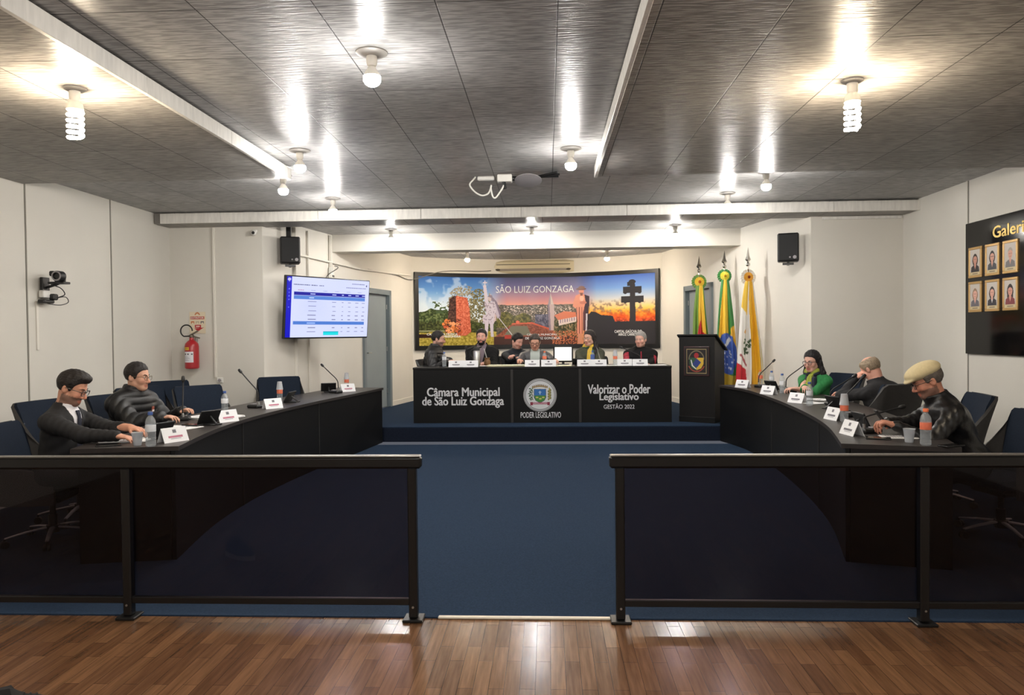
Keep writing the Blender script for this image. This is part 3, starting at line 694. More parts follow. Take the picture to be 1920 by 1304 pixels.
# red roofed building
c.poly([(620, 610), (760, 500), (905, 494), (1060, 548), (1110, 612), (1100, 664), (620, 664)], grad([(0, (112, 60, 46)), (1, (166, 96, 76))], n3))
c.poly([(690, 600), (750, 520), (870, 518), (900, 590)], (118, 116, 100)); c.line((760, 502), (905, 496), 10, (216, 104, 76)); c.line((905, 496), (1060, 552), 12, (204, 92, 66)); c.ell(800, 488, 14, 12, (224, 112, 84))
c.rect(620, 600, 1240, 664, (74, 50, 46)); c.put(((Y > 560)&(X > 1060)&(X < 1250)&(n4 > .55))*1., (206, 120, 84)); c.rect(700, 588, 750, 618, (176, 66, 56))
# white statue with raised cross, cape and lance
ST, STS = (206, 196, 210), (120, 104, 124)
c.poly([(612, 290), (646, 330), (676, 420), (668, 470), (630, 420), (616, 350)], STS); c.poly([(636, 340), (666, 440), (650, 462), (628, 400)], (190, 178, 196))
c.poly([(548, 220), (570, 218), (584, 330), (558, 352)], ST); c.rect(556, 166, 562, 204, ST); c.rect(544, 178, 576, 186, ST); c.ell(558, 212, 12, 12, ST)
c.ell(598, 300, 17, 26, (196, 176, 178)); c.poly([(580, 290), (590, 276), (612, 280), (618, 320), (606, 322), (604, 300)], STS)
c.poly([(556, 340), (630, 328), (640, 400), (622, 440), (570, 440)], ST); c.poly([(548, 430), (630, 424), (622, 500), (545, 495), (538, 460)], ST)
c.put(((X > 540)&(X < 640)&(Y > 330)&(Y < 500)&(n3 > .66))*.55, STS)
c.poly([(556, 490), (584, 490), (574, 600), (556, 600)], ST); c.poly([(592, 490), (618, 490), (620, 600), (600, 600)], ST); c.line((660, 455), (756, 586), 5, (214, 206, 214))
# church
c.poly([(1048, 262), (1028, 356), (1072, 356)], (164, 150, 160)); c.poly([(1048, 262), (1048, 356), (1072, 356)], (214, 196, 190)); c.poly([(1026, 354), (1074, 354), (1078, 420), (1070, 556), (1036, 556)], (196, 172, 172)); c.poly([(1026, 354), (1040, 354), (1050, 556), (1036, 556)], (142, 126, 140))
c.poly([(1074, 440), (1150, 408), (1236, 418), (1238, 452), (1105, 476)], (214, 122, 92)); c.poly([(1105, 476), (1238, 452), (1238, 490), (1110, 520)], (226, 206, 200))
for k in range(7): c.rect(1118+17*k, 474-3*k, 1124+17*k, 500-3*k, (120, 104, 130))
# hatted stone figure with dark cloak
c.poly([(1290, 280), (1336, 296), (1338, 420), (1330, 560), (1290, 560)], (66, 54, 66)); c.poly([(1236, 290), (1262, 278), (1300, 280), (1308, 340), (1290, 420), (1282, 582), (1240, 584), (1248, 470), (1238, 390), (1214, 372), (1216, 350)], (222, 146, 122))
c.put(((X > 1240)&(X < 1310)&(Y > 380)&(Y < 582)&(np.sin(X*.33) > .55))*.8, (112, 62, 62)); c.ell(1278, 256, 19, 28, (216, 142, 122)); c.ell(1280, 312, 16, 22, (240, 180, 158)); c.ell(1290, 345, 26, 12, (200, 122, 104))
c.ell(1276, 240, 38, 9, (108, 76, 70)); c.ell(1280, 230, 24, 13, (128, 92, 82)); c.poly([(1266, 270), (1290, 270), (1286, 292), (1272, 292)], (120, 70, 60)); c.poly([(1310, 430), (1322, 430), (1316, 560), (1306, 560)], (206, 196, 206))
# grass fire and cross silhouette
fl = c.n(26, 8)*.6+c.n(11, 9)*.4
c.put(((X > 1330)&(Y > 350+90*fl)&(Y < 500))*np.clip((Y-360)/60, 0, 1), grad([(0, (255, 222, 110)), (.45, (246, 160, 60)), (.75, (222, 90, 40)), (1, (150, 60, 40))], np.clip((Y-360)/150+fl*.5-.2, 0, 1)))
c.put(((X > 1340)&(Y > 300)&(Y < 450))*np.clip((fl-.52)*6, 0, 1)*np.clip((Y-310)/60, 0, 1)*np.clip((455-Y)/60, 0, 1)*.6, (96, 72, 72))
BK = (52, 50, 54)
c.poly([(1318, 664), (1326, 440), (1350, 414), (1380, 418), (1420, 442), (1502, 450), (1516, 490), (1600, 492), (1790, 494), (1790, 664)], BK)
c.put(((X > 1516)&(Y > 470)&(Y < 494)&(n3 > .5))*1., (226, 90, 56)); c.rect(1604, 200, 1656, 230, BK)
c.poly([(1622, 200), (1656, 200), (1660, 500), (1618, 500)], BK); c.rect(1574, 234, 1700, 284, BK); c.rect(1562, 306, 1714, 354, BK); c.ell(1637, 200, 24, 18, BK)
for x in (1590, 1640, 1686): c.ell(x, 284, 10, 6, BK); c.ell(x, 354, 10, 6, BK)
zed = lambda y: ZT-.068-(y-140)/(664-140)*(ZT-ZB-.148)
xed = lambda x: (arc(-MU+.03)[0])+(x-98)/(1692.)*(arc(MU-.03)[0]-arc(-MU+.03)[0])
V = np.zeros((ny, nx, 3)); xw = xed(X); aw = np.arcsin((xw-ACX)/AR_); V[..., 0] = ACX+(AR_-.037)*np.sin(aw); V[..., 1] = ACY+(AR_-.037)*np.cos(aw); V[..., 2] = zed(Y)
grid_mesh('picture', V, c.C, M_printg, t)
def mural_text(body, x0, x1, y0, y1, bold=0, m=M_let):
    o = text_mesh('lettering', body, xed(x1)-xed(x0), zed(y0)-zed(y1), m, t, (0, 0, 0), (0, 0, 0), bold, .001)
    cx = (xed(x0)+xed(x1))/2; cz = (zed(y0)+zed(y1))/2
    for v in o.data.vertices:
        a = math.asin((v.co.x+cx-ACX)/AR_); r = AR_-.039-v.co.z
        v.co = (ACX+r*math.sin(a), ACY+r*math.cos(a), cz+v.co.y)
mural_text('São Luiz Gonzaga'.upper(), 640, 1224, 196, 262, -.004); mural_text('CÂMARA MUNICIPAL', 868, 1096, 576, 594, .01); mural_text('DE SÃO LUIZ GONZAGA', 856, 1116, 602, 624, .01)
mural_text('CAPITAL GAÚCHA DO', 1514, 1700, 554, 580, .02); mural_text('ARROZ CARRETEIRO', 1540, 1700, 582, 602, .02); mural_text('CAPITAL DA MÚSICA', 150, 360, 566, 584, .015); mural_text('MISSIONEIRA', 262, 380, 586, 602, .02)

# air conditioner
M_ac = mat('cream air conditioner', (206, 194, 164), .4); M_acd = mat('dark vent', (60, 52, 42), .5); M_acg = mat('grey vent flap', (150, 140, 130), .4)
t = thing('air_conditioner', 'long cream air conditioner above the mural', 'air conditioner', (-.28, 15.2, 2.86))
b_ = MB(); pr = [(.18, .14), (-.02, .14), (-.06, .1), (-.07, .0), (-.05, -.1), (0, -.14), (.18, -.14)]
vs = [(x, y, z) for x in (-.83, .83) for y, z in pr]; n = len(pr); b_.add(vs, [tuple(range(n))[::-1], tuple(range(n, 2*n))]+[(i, (i+1) % n, n+(i+1) % n, n+i) for i in range(n)]); b_.build('body', M_ac, t)
MB().box((0, -.072, .045), (1.5, .012, .012), m=0).build('intake_slot', M_acd, t)
MB().box((0, -.058, -.06), (1.5, .02, .05), R=Matrix.Rotation(.35, 3, 'X'), b=.004).build('vent_flap', M_acg, t)
for x in (-.72, .72): MB().ball((x, -.07, -.055), (.05, .008, .02), 14).build('emblem' if x < 0 else 'display', M_acd, t)

# big screen on a wall arm
def frame_rot(dx, dy):   # local x along the panel, local -y towards the room
    return math.atan2(dy, dx)
TL, TR_ = Vector((-3.37, 9.42, 1.86)), Vector((-2.58, 10.62, 1.89)); ctr = (TL+TR_)/2
t = thing('wall_screen', 'large tilted flat screen showing a voting table, on the left alcove wall', 'screen', ctr, frame_rot(TR_.x-TL.x, TR_.y-TL.y))
tw, tht = 1.45, .83; RT = Matrix.Rotation(math.radians(5), 3, 'X')
MB().box((0, .03, 0), (tw, .05, tht), b=.008, R=RT).build('bezel', M_blk, t)
X, Y = np.meshgrid(np.linspace(0, 1600, 300), np.linspace(0, 900, 200)); c = Canvas(X, Y, (205, 212, 255))
c.put((X > 0)*.5, grad([(0, (200, 208, 250)), (1, (222, 226, 255))], c.n(500, 3)))
c.rect(0, 0, 88, 900, (16, 18, 190)); c.ell(44, 858, 30, 22, (190, 190, 240))
for k in range(6): c.rect(34, 500+52*k-(60 if k == 0 else 0)+(60 if k == 5 else 0), 56, 516+52*k-(60 if k == 0 else 0)+(60 if k == 5 else 0), (110, 120, 250))
def words(x0, x1, y, h, col, seed):
    rs = random.Random(seed); x = x0
    while x < x1:
        l = rs.uniform(12, 40); c.rect(x, y, min(x+l, x1), y+h, col); x += l+6
words(120, 420, 778, 16, (96, 100, 130), 1); words(440, 560, 778, 16, (96, 100, 130), 2); words(590, 680, 778, 16, (96, 100, 130), 3); words(1240, 1500, 836, 10, (120, 124, 160), 4); c.ell(1545, 820, 12, 16, (40, 40, 90)); words(1120, 1540, 770, 14, (140, 144, 180), 5)
words(200, 310, 704, 8, (180, 120, 140), 6)
for k in range(5): words(440+230*k, 520+230*k, 704, 7, (160, 164, 200), 7+k)
c.rect(130, 630, 1520, 682, (18, 20, 150)); c.rect(130, 572, 1520, 626, (84, 130, 210)); c.rect(130, 190, 1520, 240, (76, 122, 205))
for x, l in ((430, 90), (850, 76), (1040, 40), (1170, 60), (1320, 70), (1460, 60)):
    c.rect(x, 650, x+l, 664, (190, 200, 255))
    for k, y in enumerate((536, 466, 396, 330, 266, 140, 80)):
        c.rect(x-(40 if l == 90 else 0)+6*(k % 3), y, x+l+(30 if l == 90 else 0)-8*(k % 2), y+10, (132, 134, 164))
c.rect(410, 592, 500, 606, (200, 216, 255)); c.rect(380, 208, 540, 222, (160, 190, 250)); c.rect(700, 30, 1000, 86, (30, 214, 222)); c.put(((X > 700)&(X < 1000)&(Y > 74)&(Y < 86))*1., (20, 170, 190))
M_scr = mat('lit screen picture', (0, 0, 0), .25, attr='emit', es=.42)
V = np.stack([(X/1600-.5)*(tw-.03), np.full_like(X, .0035), (Y/900-.5)*(tht-.035)], -1) @ np.array(RT.transposed()); grid_mesh('picture', V, c.C, M_scr, t)
MB().box((0, .09, .0), (.3, .08, .34), b=.01).build('mount_plate', M_blk, t)
ar = MB(); ar.tube([(0, .12, 0), (-.12, .4, .04), (0, .66, .06)], .025, 8); ar.build('wall_arm', M_blk, t)
# loudspeakers on brackets
def speaker(label, x, y, z, a, side):
    t = thing('loudspeaker', label, 'speaker', (x, y, z), a, 'black loudspeakers at the alcove corners')
    MB().box((0, 0, 0), (.25, .2, .35), b=.015).build('cabinet', M_blk, t)
    MB().box((0, .103, 0), (.222, .012, .32), b=.004).build('grille', mat('speaker grille', (34, 34, 35), .7, bump=.4, bscale=500), t)
    for xx, r in ((.02, .011), (.075, .021)): MB().lathe([(.001, .006), (r, .004), (r, 0)], (-xx if side < 0 else -xx, .109, -.125), 16, R=Matrix.Rotation(-PI/2, 3, 'X')).build('badge', M_plg, t)
    b = MB(); b.box((0, .02, -.2), (.13, .05, .025)); b.box((0, -.06, -.2), (.03, .16, .02)); b.cyl((0, .02, -.21), (0, .02, -.17), .015, n=10); b.build('bracket', M_blk, t)
speaker('black loudspeaker over the big screen on the left', -3.37, 9.62, 2.62, math.radians(-158), -1)
speaker('black loudspeaker on the right, high beside the flags', 3.0, 9.4, 2.53, math.radians(163), 1)
b_ = MB(); b_.box((-3.42, 9.72, 2.82), (.06, .03, .4)); b_.cyl((-3.41, 9.72, 2.62), (-3.5, 9.74, 2.62), .02); tag(b_.build('speaker_pole', M_blk), 'dark upright holding the left loudspeaker to the ceiling', 'pole')

# fire extinguisher and its sign on the left rear wall
M_red = mat('red enamel', (170, 30, 38), .3, coat=.3); M_lab = mat('label paper', (226, 222, 218), .6)
t = thing('fire_extinguisher', 'red fire extinguisher with looped black hose on the left rear wall', 'fire extinguisher', (-4.475, 9.13, 1.1))
MB().lathe([(.001, 0), (.075, 0), (.085, .012), (.085, .28), (.078, .315), (.05, .345), (.028, .36), (.025, .39), (.001, .39)], n=32).build('cylinder', M_red, t)
def arcpatch(name, a0, a1, z0, z1, r, col, draw=None):
    A, Z = np.meshgrid(np.linspace(a0, a1, 40), np.linspace(z0, z1, 40)); V = np.stack([r*np.sin(A), -r*np.cos(A), Z], -1)
    cc = Canvas((A-a0)/(a1-a0), (Z-z0)/(z1-z0), col)
    if draw: draw(cc)
    grid_mesh(name, V, cc.C, M_print, t)
def dl(cc):
    for x in (.1, .42, .78): cc.rect(x, .7, x+.16, .84, (84, 84, 92))
    for k in range(5): cc.rect(.15, .52-.09*k, .5+.1*(k % 3), .545-.09*k, (150, 150, 160))
arcpatch('label', -.85, .65, .08, .215, .0862, (222, 220, 226), dl)
arcpatch('inspection_tag', -.75, .05, .235, .27, .0862, (226, 186, 50), lambda cc: cc.rect(.1, .4, .9, .6, (160, 120, 40)))
vz = -.13; vl = MB(); vl.lathe([(.022, .52), (.03, .53), (.03, .55), (.018, .56), (.001, .565)], n=16); vl.box((.03, 0, .575), (.12, .02, .018), R=Matrix.Rotation(-.5, 3, 'Y')); vl.box((.05, 0, .53), (.11, .02, .014), R=Matrix.Rotation(.3, 3, 'Y')); vl.build('valve', mat('valve metal', (120, 112, 100), .35, metal=.8), t, (0, 0, -.13))
hp = [(-.03, 0, .54)]+[(-.06+.075*math.cos(a_), -.01, .605+.075*math.sin(a_)) for a_ in np.linspace(-2.0, -6.3, 26)]
MB().tube(hp, .0085, 8).build('hose', M_blk, t, (0, 0, -.13))
MB().box((0, .095, .3), (.05, .05, .2), b=.005).build('wall_hook', M_metal, t)
t = thing('extinguisher_sign', 'small cream and red EXTINTOR notice above the extinguisher', 'sign', (-4.45, 9.244, 1.68))
MB().box((0, 0, 0), (.205, .006, .275)).build('board', mat('cream card', (216, 200, 172), .6), t)
X, Y = np.meshgrid(np.linspace(-1, 1, 70), np.linspace(-1, 1, 90)); c = Canvas(X, Y, (222, 208, 182))
c.put(((np.abs(np.hypot(X, Y-.62)-.3) < .07)&(Y > .72))*1., (190, 120, 80)); c.rect(-.9, .32, .9, .58, (186, 70, 50)); 
for x, k in ((-.62, (196, 110, 60)), (0, (190, 176, 150)), (.62, (110, 104, 108))): c.rect(x-.22, -.1, x+.22, .14, k); c.rect(x-.1, -.1, x+.12, .02, (222, 208, 182))
c.rect(-.35, -.5, .45, -.2, (178, 36, 44)); c.rect(-.2, -.4, .28, -.3, (230, 200, 190)); c.poly([(-.4, -.55), (.85, -.45), (.05, -.82)], (178, 36, 44))
grid_mesh('print', np.stack([X*.1, np.full_like(X, -.0036), Y*.135], -1), c.C, M_print, t)
text_mesh('lettering', 'EXTINTOR', .165, .024, M_lab, t, (0, -.0038, .061), RX, .02, .0008)

# cable duct and little fittings
def duct(label, pts, r=.014, m=M_wallw, name='cable_duct'):
    b = MB()
    for p, q in zip(pts[:-1], pts[1:]):
        p, q = Vector(p), Vector(q); d = (q-p); R = d.to_track_quat('Z', 'Y').to_matrix(); b.box((p+q)/2, (r*2, r*2, d.length), R=R, b=.003)
    return tag(b.build(name, m), label, 'conduit', 'cable ducts')
duct('upright cable duct beside the fire extinguisher', [(-4.222, 9.238, 2.88), (-4.222, 9.238, .98)])
t = thing('wall_socket', 'small white socket low at the end of the duct near the fire extinguisher', 'socket', (-4.17, 9.242, .945)); MB().box((0, 0, 0), (.08, .016, .07), b=.004).build('plate', M_plw, t); MB().lathe([(.001, .0), (.02, 0), (.02, .012), (.001, .014)], (0, -.008, 0), 14, R=Matrix.Rotation(PI/2, 3, 'X')).build('outlet', M_plg, t)
wp = lambda y, z, o=.02: (wxl(y)+o, y, z)
duct('upright duct behind the left edge of the big screen', [wp(10.0, 2.98), wp(10.0, .25)], .022)
duct('thin duct from ceiling to floor behind the big screen', [wp(10.35, 2.98), wp(10.35, .25)], .012)
duct('level cable duct along the left alcove wall', [wp(10.0, 2.62, .03), wp(11.05, 2.6, .03), wp(12.0, 2.58, .03), wp(13.6, 2.62, .03), wp(14.2, 2.64, .03)], .014)
duct('short duct dropping from the soffit end to the junction box', [wp(11.0, 3.0, .03), wp(11.0, 2.52, .03)], .02)
t = thing('junction_box', 'small white junction box on the left alcove wall above the screen', 'box', wp(11.02, 2.44, .03)); MB().box((0, 0, 0), (.05, .13, .16), b=.006).build('case', M_plw, t); MB().box((.02, 0, -.05), (.02, .1, .03)).build('plug', M_blk, t)
b_ = MB(); b_.tube(smooth_path([wp(11.1, 2.55, .04), (-3.1, 10.9, 2.5), (-3.15, 10.5, 2.35), (-3.1, 10.3, 2.2)]), .006, 6); tag(b_.build('power_cable', M_blk), 'black cable slanting from the junction box down behind the screen', 'cable')
b_ = MB(); b_.tube(smooth_path([wp(12.3, 2.6, .03), wp(13.5, 2.6, .03), wp(14.2, 2.56, .06), arc(-.75, -.05)+(2.75,), arc(-.45, -.05)+(2.77,), arc(-.36, -.08)+(2.78,)]), .008, 6); tag(b_.build('power_cable', M_seam), 'thin grey cable running to the air conditioner', 'cable')
t = thing('security_camera', 'small white dome camera at the top corner of the left rear wall', 'camera', (-3.68, 9.18, 2.8)); MB().ball((0, 0, 0), .035, 16).build('housing', M_plw, t); MB().lathe([(.001, .01), (.017, .008), (.02, 0)], (.008, -.03, -.002), 16, R=Matrix.Rotation(PI/2, 3, 'X')).build('lens', M_blk, t); MB().box((0, .045, .03), (.05, .05, .03), b=.004).build('mount', M_plw, t)
# camera cluster on the left wall
t = thing('wall_camera', 'black camera with wires on a bracket on the left wall', 'camera', (-4.79, 6.84, 1.98))
b_ = MB(); b_.box((.16, 0, .045), (.16, .1, .022), b=.004); b_.box((.02, 0, .0), (.03, .1, .2), b=.004); b_.cyl((.03, 0, .0), (.16, 0, .04), .012); b_.build('bracket', M_blk, t)
hd = MB(); hd.box((.17, -.0, .1), (.08, .08, .09), b=.012); hd.box((.1, .0, .135), (.05, .05, .05), b=.01); hd.build('body', M_blk, t)
MB().lathe([(.001, .0), (.026, 0), (.03, .012), (.048, .012), (.05, 0), (.05, -.06)], (.2, -.085, .105), 24, R=Matrix.Rotation(PI/2, 3, 'X') @ Matrix.Rotation(.0, 3, 'Y')).build('lens', M_blk, t)
MB().lathe([(.034, .016), (.046, .016), (.046, .012)], (.2, -.085, .105), 24, R=Matrix.Rotation(PI/2, 3, 'X')).build('lens_ring', M_plg, t)
MB().box((.03, -.02, -.06), (.05, .1, .07), b=.006).build('power_adapter', M_plw, t)
b_ = MB(); b_.box((.05, -.03, -.13), (.07, .16, .035), b=.01); b_.box((.07, .05, -.085), (.06, .07, .06), b=.012); b_.build('controller_box', M_blk, t)
b_ = MB(); b_.tube(smooth_path([(.08, .0, .03), (.14, .05, .0), (.16, .08, -.06), (.1, .06, -.09)]), .005, 6); b_.tube(smooth_path([(.07, .06, -.1), (.13, .13, -.08), (.14, .16, -.13), (.1, .1, -.16), (.05, .0, -.15), (.05, -.03, -.13)]), .004, 6); b_.build('wires', M_blk, t)
tag(MB().box((-4.795, 6.76, 1.62), (.012, .03, .46), b=.003).build('cable_duct', M_wallw), 'short duct under the wall camera', 'conduit', 'cable ducts')

# gallery board with portraits on the right wall
M_gold = mat('gold lettering', (206, 176, 96), .35, metal=.5); M_goldf = mat('gilt frame', (196, 160, 104), .35, metal=.55); M_gloss = mat('black glossy panel', (12, 11, 12), .08, spec=.4)
t = thing('gallery_board', 'glossy black board titled Galeria on the right wall', 'board', (XR-.021, 7.85, 1.25))
MB().box((0, -1.6, .66), (.022, 3.2, 1.33), b=.004).build('panel', M_gloss, t)
text_mesh('lettering', 'Galeria', .56, .115, M_gold, t, (-.012, -.75, 1.175), (PI/2, 0, -PI/2), .02, .002)
RXW = (PI/2, 0, -PI/2)
def portrait(i, y, z, hair, hairlen, top, skin, label, col2=None):
    f = thing('portrait', label, 'portrait', (XR-.036, y, z), -PI/2, 'framed portraits on the black gallery board')
    w2, h2 = .113, .154
    fr = MB(); fr.box((0, 0, h2-.013), (2*w2, .018, .026), b=.004); fr.box((0, 0, -h2+.013), (2*w2, .018, .026), b=.004); fr.box((w2-.013, 0, 0), (.026, .018, 2*h2-.05), b=.004); fr.box((-w2+.013, 0, 0), (.026, .018, 2*h2-.05), b=.004)
    fr.build('frame', M_goldf, f)
    X, Y = np.meshgrid(np.linspace(-1, 1, 50), np.linspace(-1.35, 1.35, 66)); c = Canvas(X, Y, (204, 196, 188))
    c.rect(-1, -1.35, 1, -1.0, (206, 190, 150)); c.rect(-.5, -1.2, .5, -1.14, (120, 104, 84))
    if hairlen: c.ell(0, .2, .52, .75 if hairlen > 1 else .6, hair); c.rect(-.5, -.35 if hairlen > 1 else 0, .5, .3, hair)
    c.poly([(-.8, -1), (-.72, -.5), (-.3, -.28), (.3, -.28), (.72, -.5), (.8, -1)], top); c.poly([(-.2, -.25), (.2, -.25), (0, -.75)], col2 or skin); c.rect(-.15, -.4, .15, 0, skin)
    c.ell(0, .28, .36, .48, skin); c.put((((X/.4)**2+((Y-.42)/.46)**2 < 1)&(Y > .5+.12*np.cos(X*5)))*1., hair)
    for s in (-.15, .15): c.ell(s, .3, .06, .035, (60, 44, 40))
    c.ell(0, .02, .12, .035, (168, 96, 90)); c.line((0, .28), (.03, .15), .05, tuple(k*.85 for k in skin))
    if i == 1: c.line((-.3, .3), (.3, .3), .04, (40, 36, 36))
    V = np.stack([X*(w2-.022), np.full_like(X, -.003), Y/1.35*(h2-.022)], -1); grid_mesh('photograph', V, c.C, M_print, f)
ys, zs = (7.665, 7.38, 7.1), (2.166, 1.82)
PT = [((60, 46, 40), 1, (46, 40, 44), (206, 150, 130), 'framed portrait with short dark hair, top left of the gallery'), ((44, 38, 40), 1, (70, 72, 78), (214, 160, 140), 'framed portrait with glasses, top middle of the gallery'),
      ((172, 160, 144), 0, (120, 116, 116), (214, 160, 140), 'framed portrait with fair hair, top right of the visible gallery'), ((150, 120, 96), 1, (104, 100, 108), (224, 172, 154), 'framed portrait with light brown hair, bottom left of the gallery'),
      ((34, 28, 32), 1, (50, 46, 54), (224, 170, 150), 'framed portrait with white collar, bottom middle of the gallery'), ((44, 28, 30), 2, (128, 52, 58), (214, 152, 134), 'framed portrait with long hair and red top, bottom right of the visible gallery')]
for i, (hr, hl, tp_, sk, lb) in enumerate(PT): portrait(i, ys[i % 3], zs[i//3], hr, hl, tp_, sk, lb, (230, 228, 226) if i == 4 else None)

# ------------------------------------------------------------------ flags
M_flag = mat('flag satin', (200, 200, 200), .5, spec=.4, attr='base'); M_sil = mat('silver finial', (200, 196, 190), .2, metal=1); M_pole = mat('flag pole', (120, 96, 70), .4)
def flag(label, x, y, zt, zr, rings, paint, wid, base, seed, rz, zbot):
    t = thing('flag', label, 'flag', (x, y, base), rz, 'furled flags on poles')
    H = zt-base
    MB().cyl((0, 0, 0), (0, 0, H-.3), .014, n=12).build('pole', M_pole, t)
    MB().lathe([(.001, 0), (.13, 0), (.13, .02), (.05, .05), (.02, .07), (.001, .07)], n=24).build('foot', M_blk, t)
    b = MB(); b.lathe([(.012, H-.34), (.012, H-.26), (.001, H-.26)], n=10); b.ball((0, 0, H-.235), .03, 14); b.lathe([(.012, H-.205), (.018, H-.19), (.045, H-.17), (.03, H-.14), (.022, H-.12), (.001, H)], n=6); b.build('finial', M_sil, t)
    # gathered rosette
    rr = MB(); zc = zr-base
    for k, (r, col, dy) in enumerate(rings):
        vs, fs = [(0, -.03-dy, zc)], []
        n = 36
        for i in range(n): a_ = 2*PI*i/n; q = r*(1+.08*(i % 2)); vs.append((q*math.cos(a_), -.03-dy+.02+.012*(i % 2), zc+q*math.sin(a_)))
        for i in range(n): fs.append((0, 1+i, 1+(i+1) % n))
        vs2 = [(v[0], v[1]+.02, v[2]) for v in vs]; rr.add(vs+vs2, fs+[tuple(j+len(vs) for j in f[::-1]) for f in fs]+[(1+i, n+2+i, n+2+(i+1) % n, 1+(i+1) % n) for i in range(n)], k)
    rr.build('rosette', [mat('satin %d %d %d' % c_, c_, .5) for _, c_, _ in rings], t)
    nu, nv = 90, 130; U, Vv = np.meshgrid(np.linspace(-1, 1, nu), np.linspace(0, 1, nv))
    zz = (zr-base-.06)*(1-Vv)+(zbot-base)*Vv; spread = .05+(wid-.05)*np.clip(Vv*1.25, 0, 1)**.75; rs = np.random.RandomState(seed); p1, p2 = rs.rand(2)*6
    fold = np.sin(U*9+p1+Vv*1.5)*.5+np.sin(U*17+p2-Vv*2)*.25
    XX = U*spread+.02*np.sin(Vv*4+p2)*Vv; YY = -.03-.055*fold*np.clip(Vv*2, .15, 1)-.03*(1-U*U)
    zz = zz+.03*np.sin(U*3+p1)*Vv
    c = Canvas(U, Vv, (255, 255, 255)); paint(c, fold); P = np.stack([XX, YY, zz], -1)
    o = grid_mesh('cloth', P, c.C, M_flag, t); sol = o.modifiers.new('thick', 'SOLIDIFY'); sol.thickness = .004
    return t
G, YE, RE, BL_, WH = (58, 128, 66), (232, 190, 62), (196, 40, 50), (66, 96, 178), (232, 228, 220)
def p_rs(c, f): c.rect(-1, 0, -.3, 1, (110, 146, 60)); c.rect(-.3, 0, .62, .75, YE); c.rect(.62, 0, 1, 1, (100, 150, 70)); c.poly([(-.55, .7), (.05, .36), (1, .64), (1, 1), (-.55, 1)], RE); c.poly([(-.1, 0), (.6, 0), (.75, .62), (.25, .6)], YE)
def p_br(c, f):
    c.rect(-1, 0, 1, 1, G); c.poly([(-.55, 0), (.35, 0), (.2, .62), (-1, .62)], YE); c.poly([(.45, .42), (1, .4), (1, .66), (.3, .66)], (226, 176, 60)); c.put(((c.X-.05)**2/.98+(c.Y-.66)**2/.034 < 1)*1., BL_)
    c.poly([(-.75, .66), (.3, .5), (.45, .53), (-.6, .7)], (222, 226, 230)); rs = random.Random(3)
    for k in range(40):
        x, y = rs.uniform(-.6, .8), rs.uniform(.62, .8)
        if (x-.05)**2/.9+(y-.66)**2/.03 < 1: c.ell(x, y, .04, .008, (210, 218, 236))
    c.rect(-1, .84, 1, 1, (196, 168, 60))
def p_mu(c, f):
    c.rect(-1, 0, 1, 1, WH); c.poly([(-1, 0), (-.3, 0), (-.3, .3), (-1, .22)], YE); c.poly([(-.2, 0), (.6, 0), (.66, 1), (-.02, 1)], (228, 172, 40)); c.poly([(-1, .7), (-.35, .78), (-.2, 1), (-1, 1)], RE)
    rs = random.Random(8)
    for k in range(26): c.ell(rs.uniform(-.6, -.15), rs.uniform(.5, .64), .07, .012, (70, 88, 60))
    for k in range(5): c.poly([(-.9+.1*k, .62+.02*k), (-.6+.08*k, .66+.02*k), (-.62+.08*k, .68+.02*k), (-.92+.1*k, .64+.02*k)], (168, 88, 92))
    c.ell(-.5, .44, .12, .02, (214, 156, 70)); c.rect(.85, .2, 1, 1, (214, 196, 140), .6)
flag('left flag: green, yellow and red, green rosette', 2.42, 11.95, 2.70, 2.29, [(.115, (96, 138, 62), 0), (.075, YE, .012), (.03, (196, 110, 40), .024)], p_rs, .14, DZ, 1, math.radians(8), 1.0)
flag('middle flag: green and yellow with starry blue globe', 2.63, 11.14, 2.697, 2.32, [(.1, G, 0), (.065, (220, 208, 70), .012), (.025, (214, 170, 50), .024)], p_br, .18, DZ, 2, math.radians(4), .6)
flag('right flag: white, gold and red, white rosette', 2.775, 10.4, 2.655, 2.245, [(.105, (232, 226, 214), 0), (.065, (232, 170, 60), .012), (.026, (150, 60, 30), .024)], p_mu, .2, DZ, 5, math.radians(10), .62)
for t_ in (bpy.data.objects.get('flag'), bpy.data.objects.get('flag.001'), bpy.data.objects.get('flag.002')):
    y = t_.location.y; lim = wxr(y)-.22
    t_.location.x = min(t_.location.x, lim)

# shoe tip at the lower left edge of the picture
t = thing('sneaker', 'black sneaker with white sole on the wooden floor at the near left', 'shoe', (-2.1, 2.79, 0), math.radians(-62))
n = 28; pl_ = []
for i in range(n):
    a_ = 2*PI*i/n; y = .14*math.sin(a_); x = .047*math.cos(a_)*(1.0 if y > 0 else .82)*(1+.12*(y > .02)); pl_.append((x, y))
MB().prism(pl_, 0, .03).build('sole', mat('white rubber', (220, 214, 204), .6), t)
up_ = MB(); rows = [(.97, .03), (.96, .05), (.86, .075), (.62, .1), (.4, .115)]
vs, fs = [], []
for j, (s, z) in enumerate(rows):
    for x, y in pl_: vs.append((x*s, (y+.03)*s-.03-.0*j, z-(.02 if y > .03 else -.02)*(j/4)))
for j in range(len(rows)-1):
    for i in range(n): fs.append((j*n+i, j*n+(i+1) % n, (j+1)*n+(i+1) % n, (j+1)*n+i))
fs.append(tuple((len(rows)-1)*n+i for i in range(n))); up_.add(vs, fs); up_.build('upper', mat('black mesh fabric', (30, 28, 28), .8, bump=.3, bscale=400), t)
lc = MB()
for k in range(4): lc.tube([(-.028, .0+.022*k, .098-.006*k), (0, .004+.022*k, .108-.007*k), (.028, .0+.022*k, .098-.006*k)], .004, 6)
lc.build('laces', mat('black lace', (18, 18, 18), .7), t)

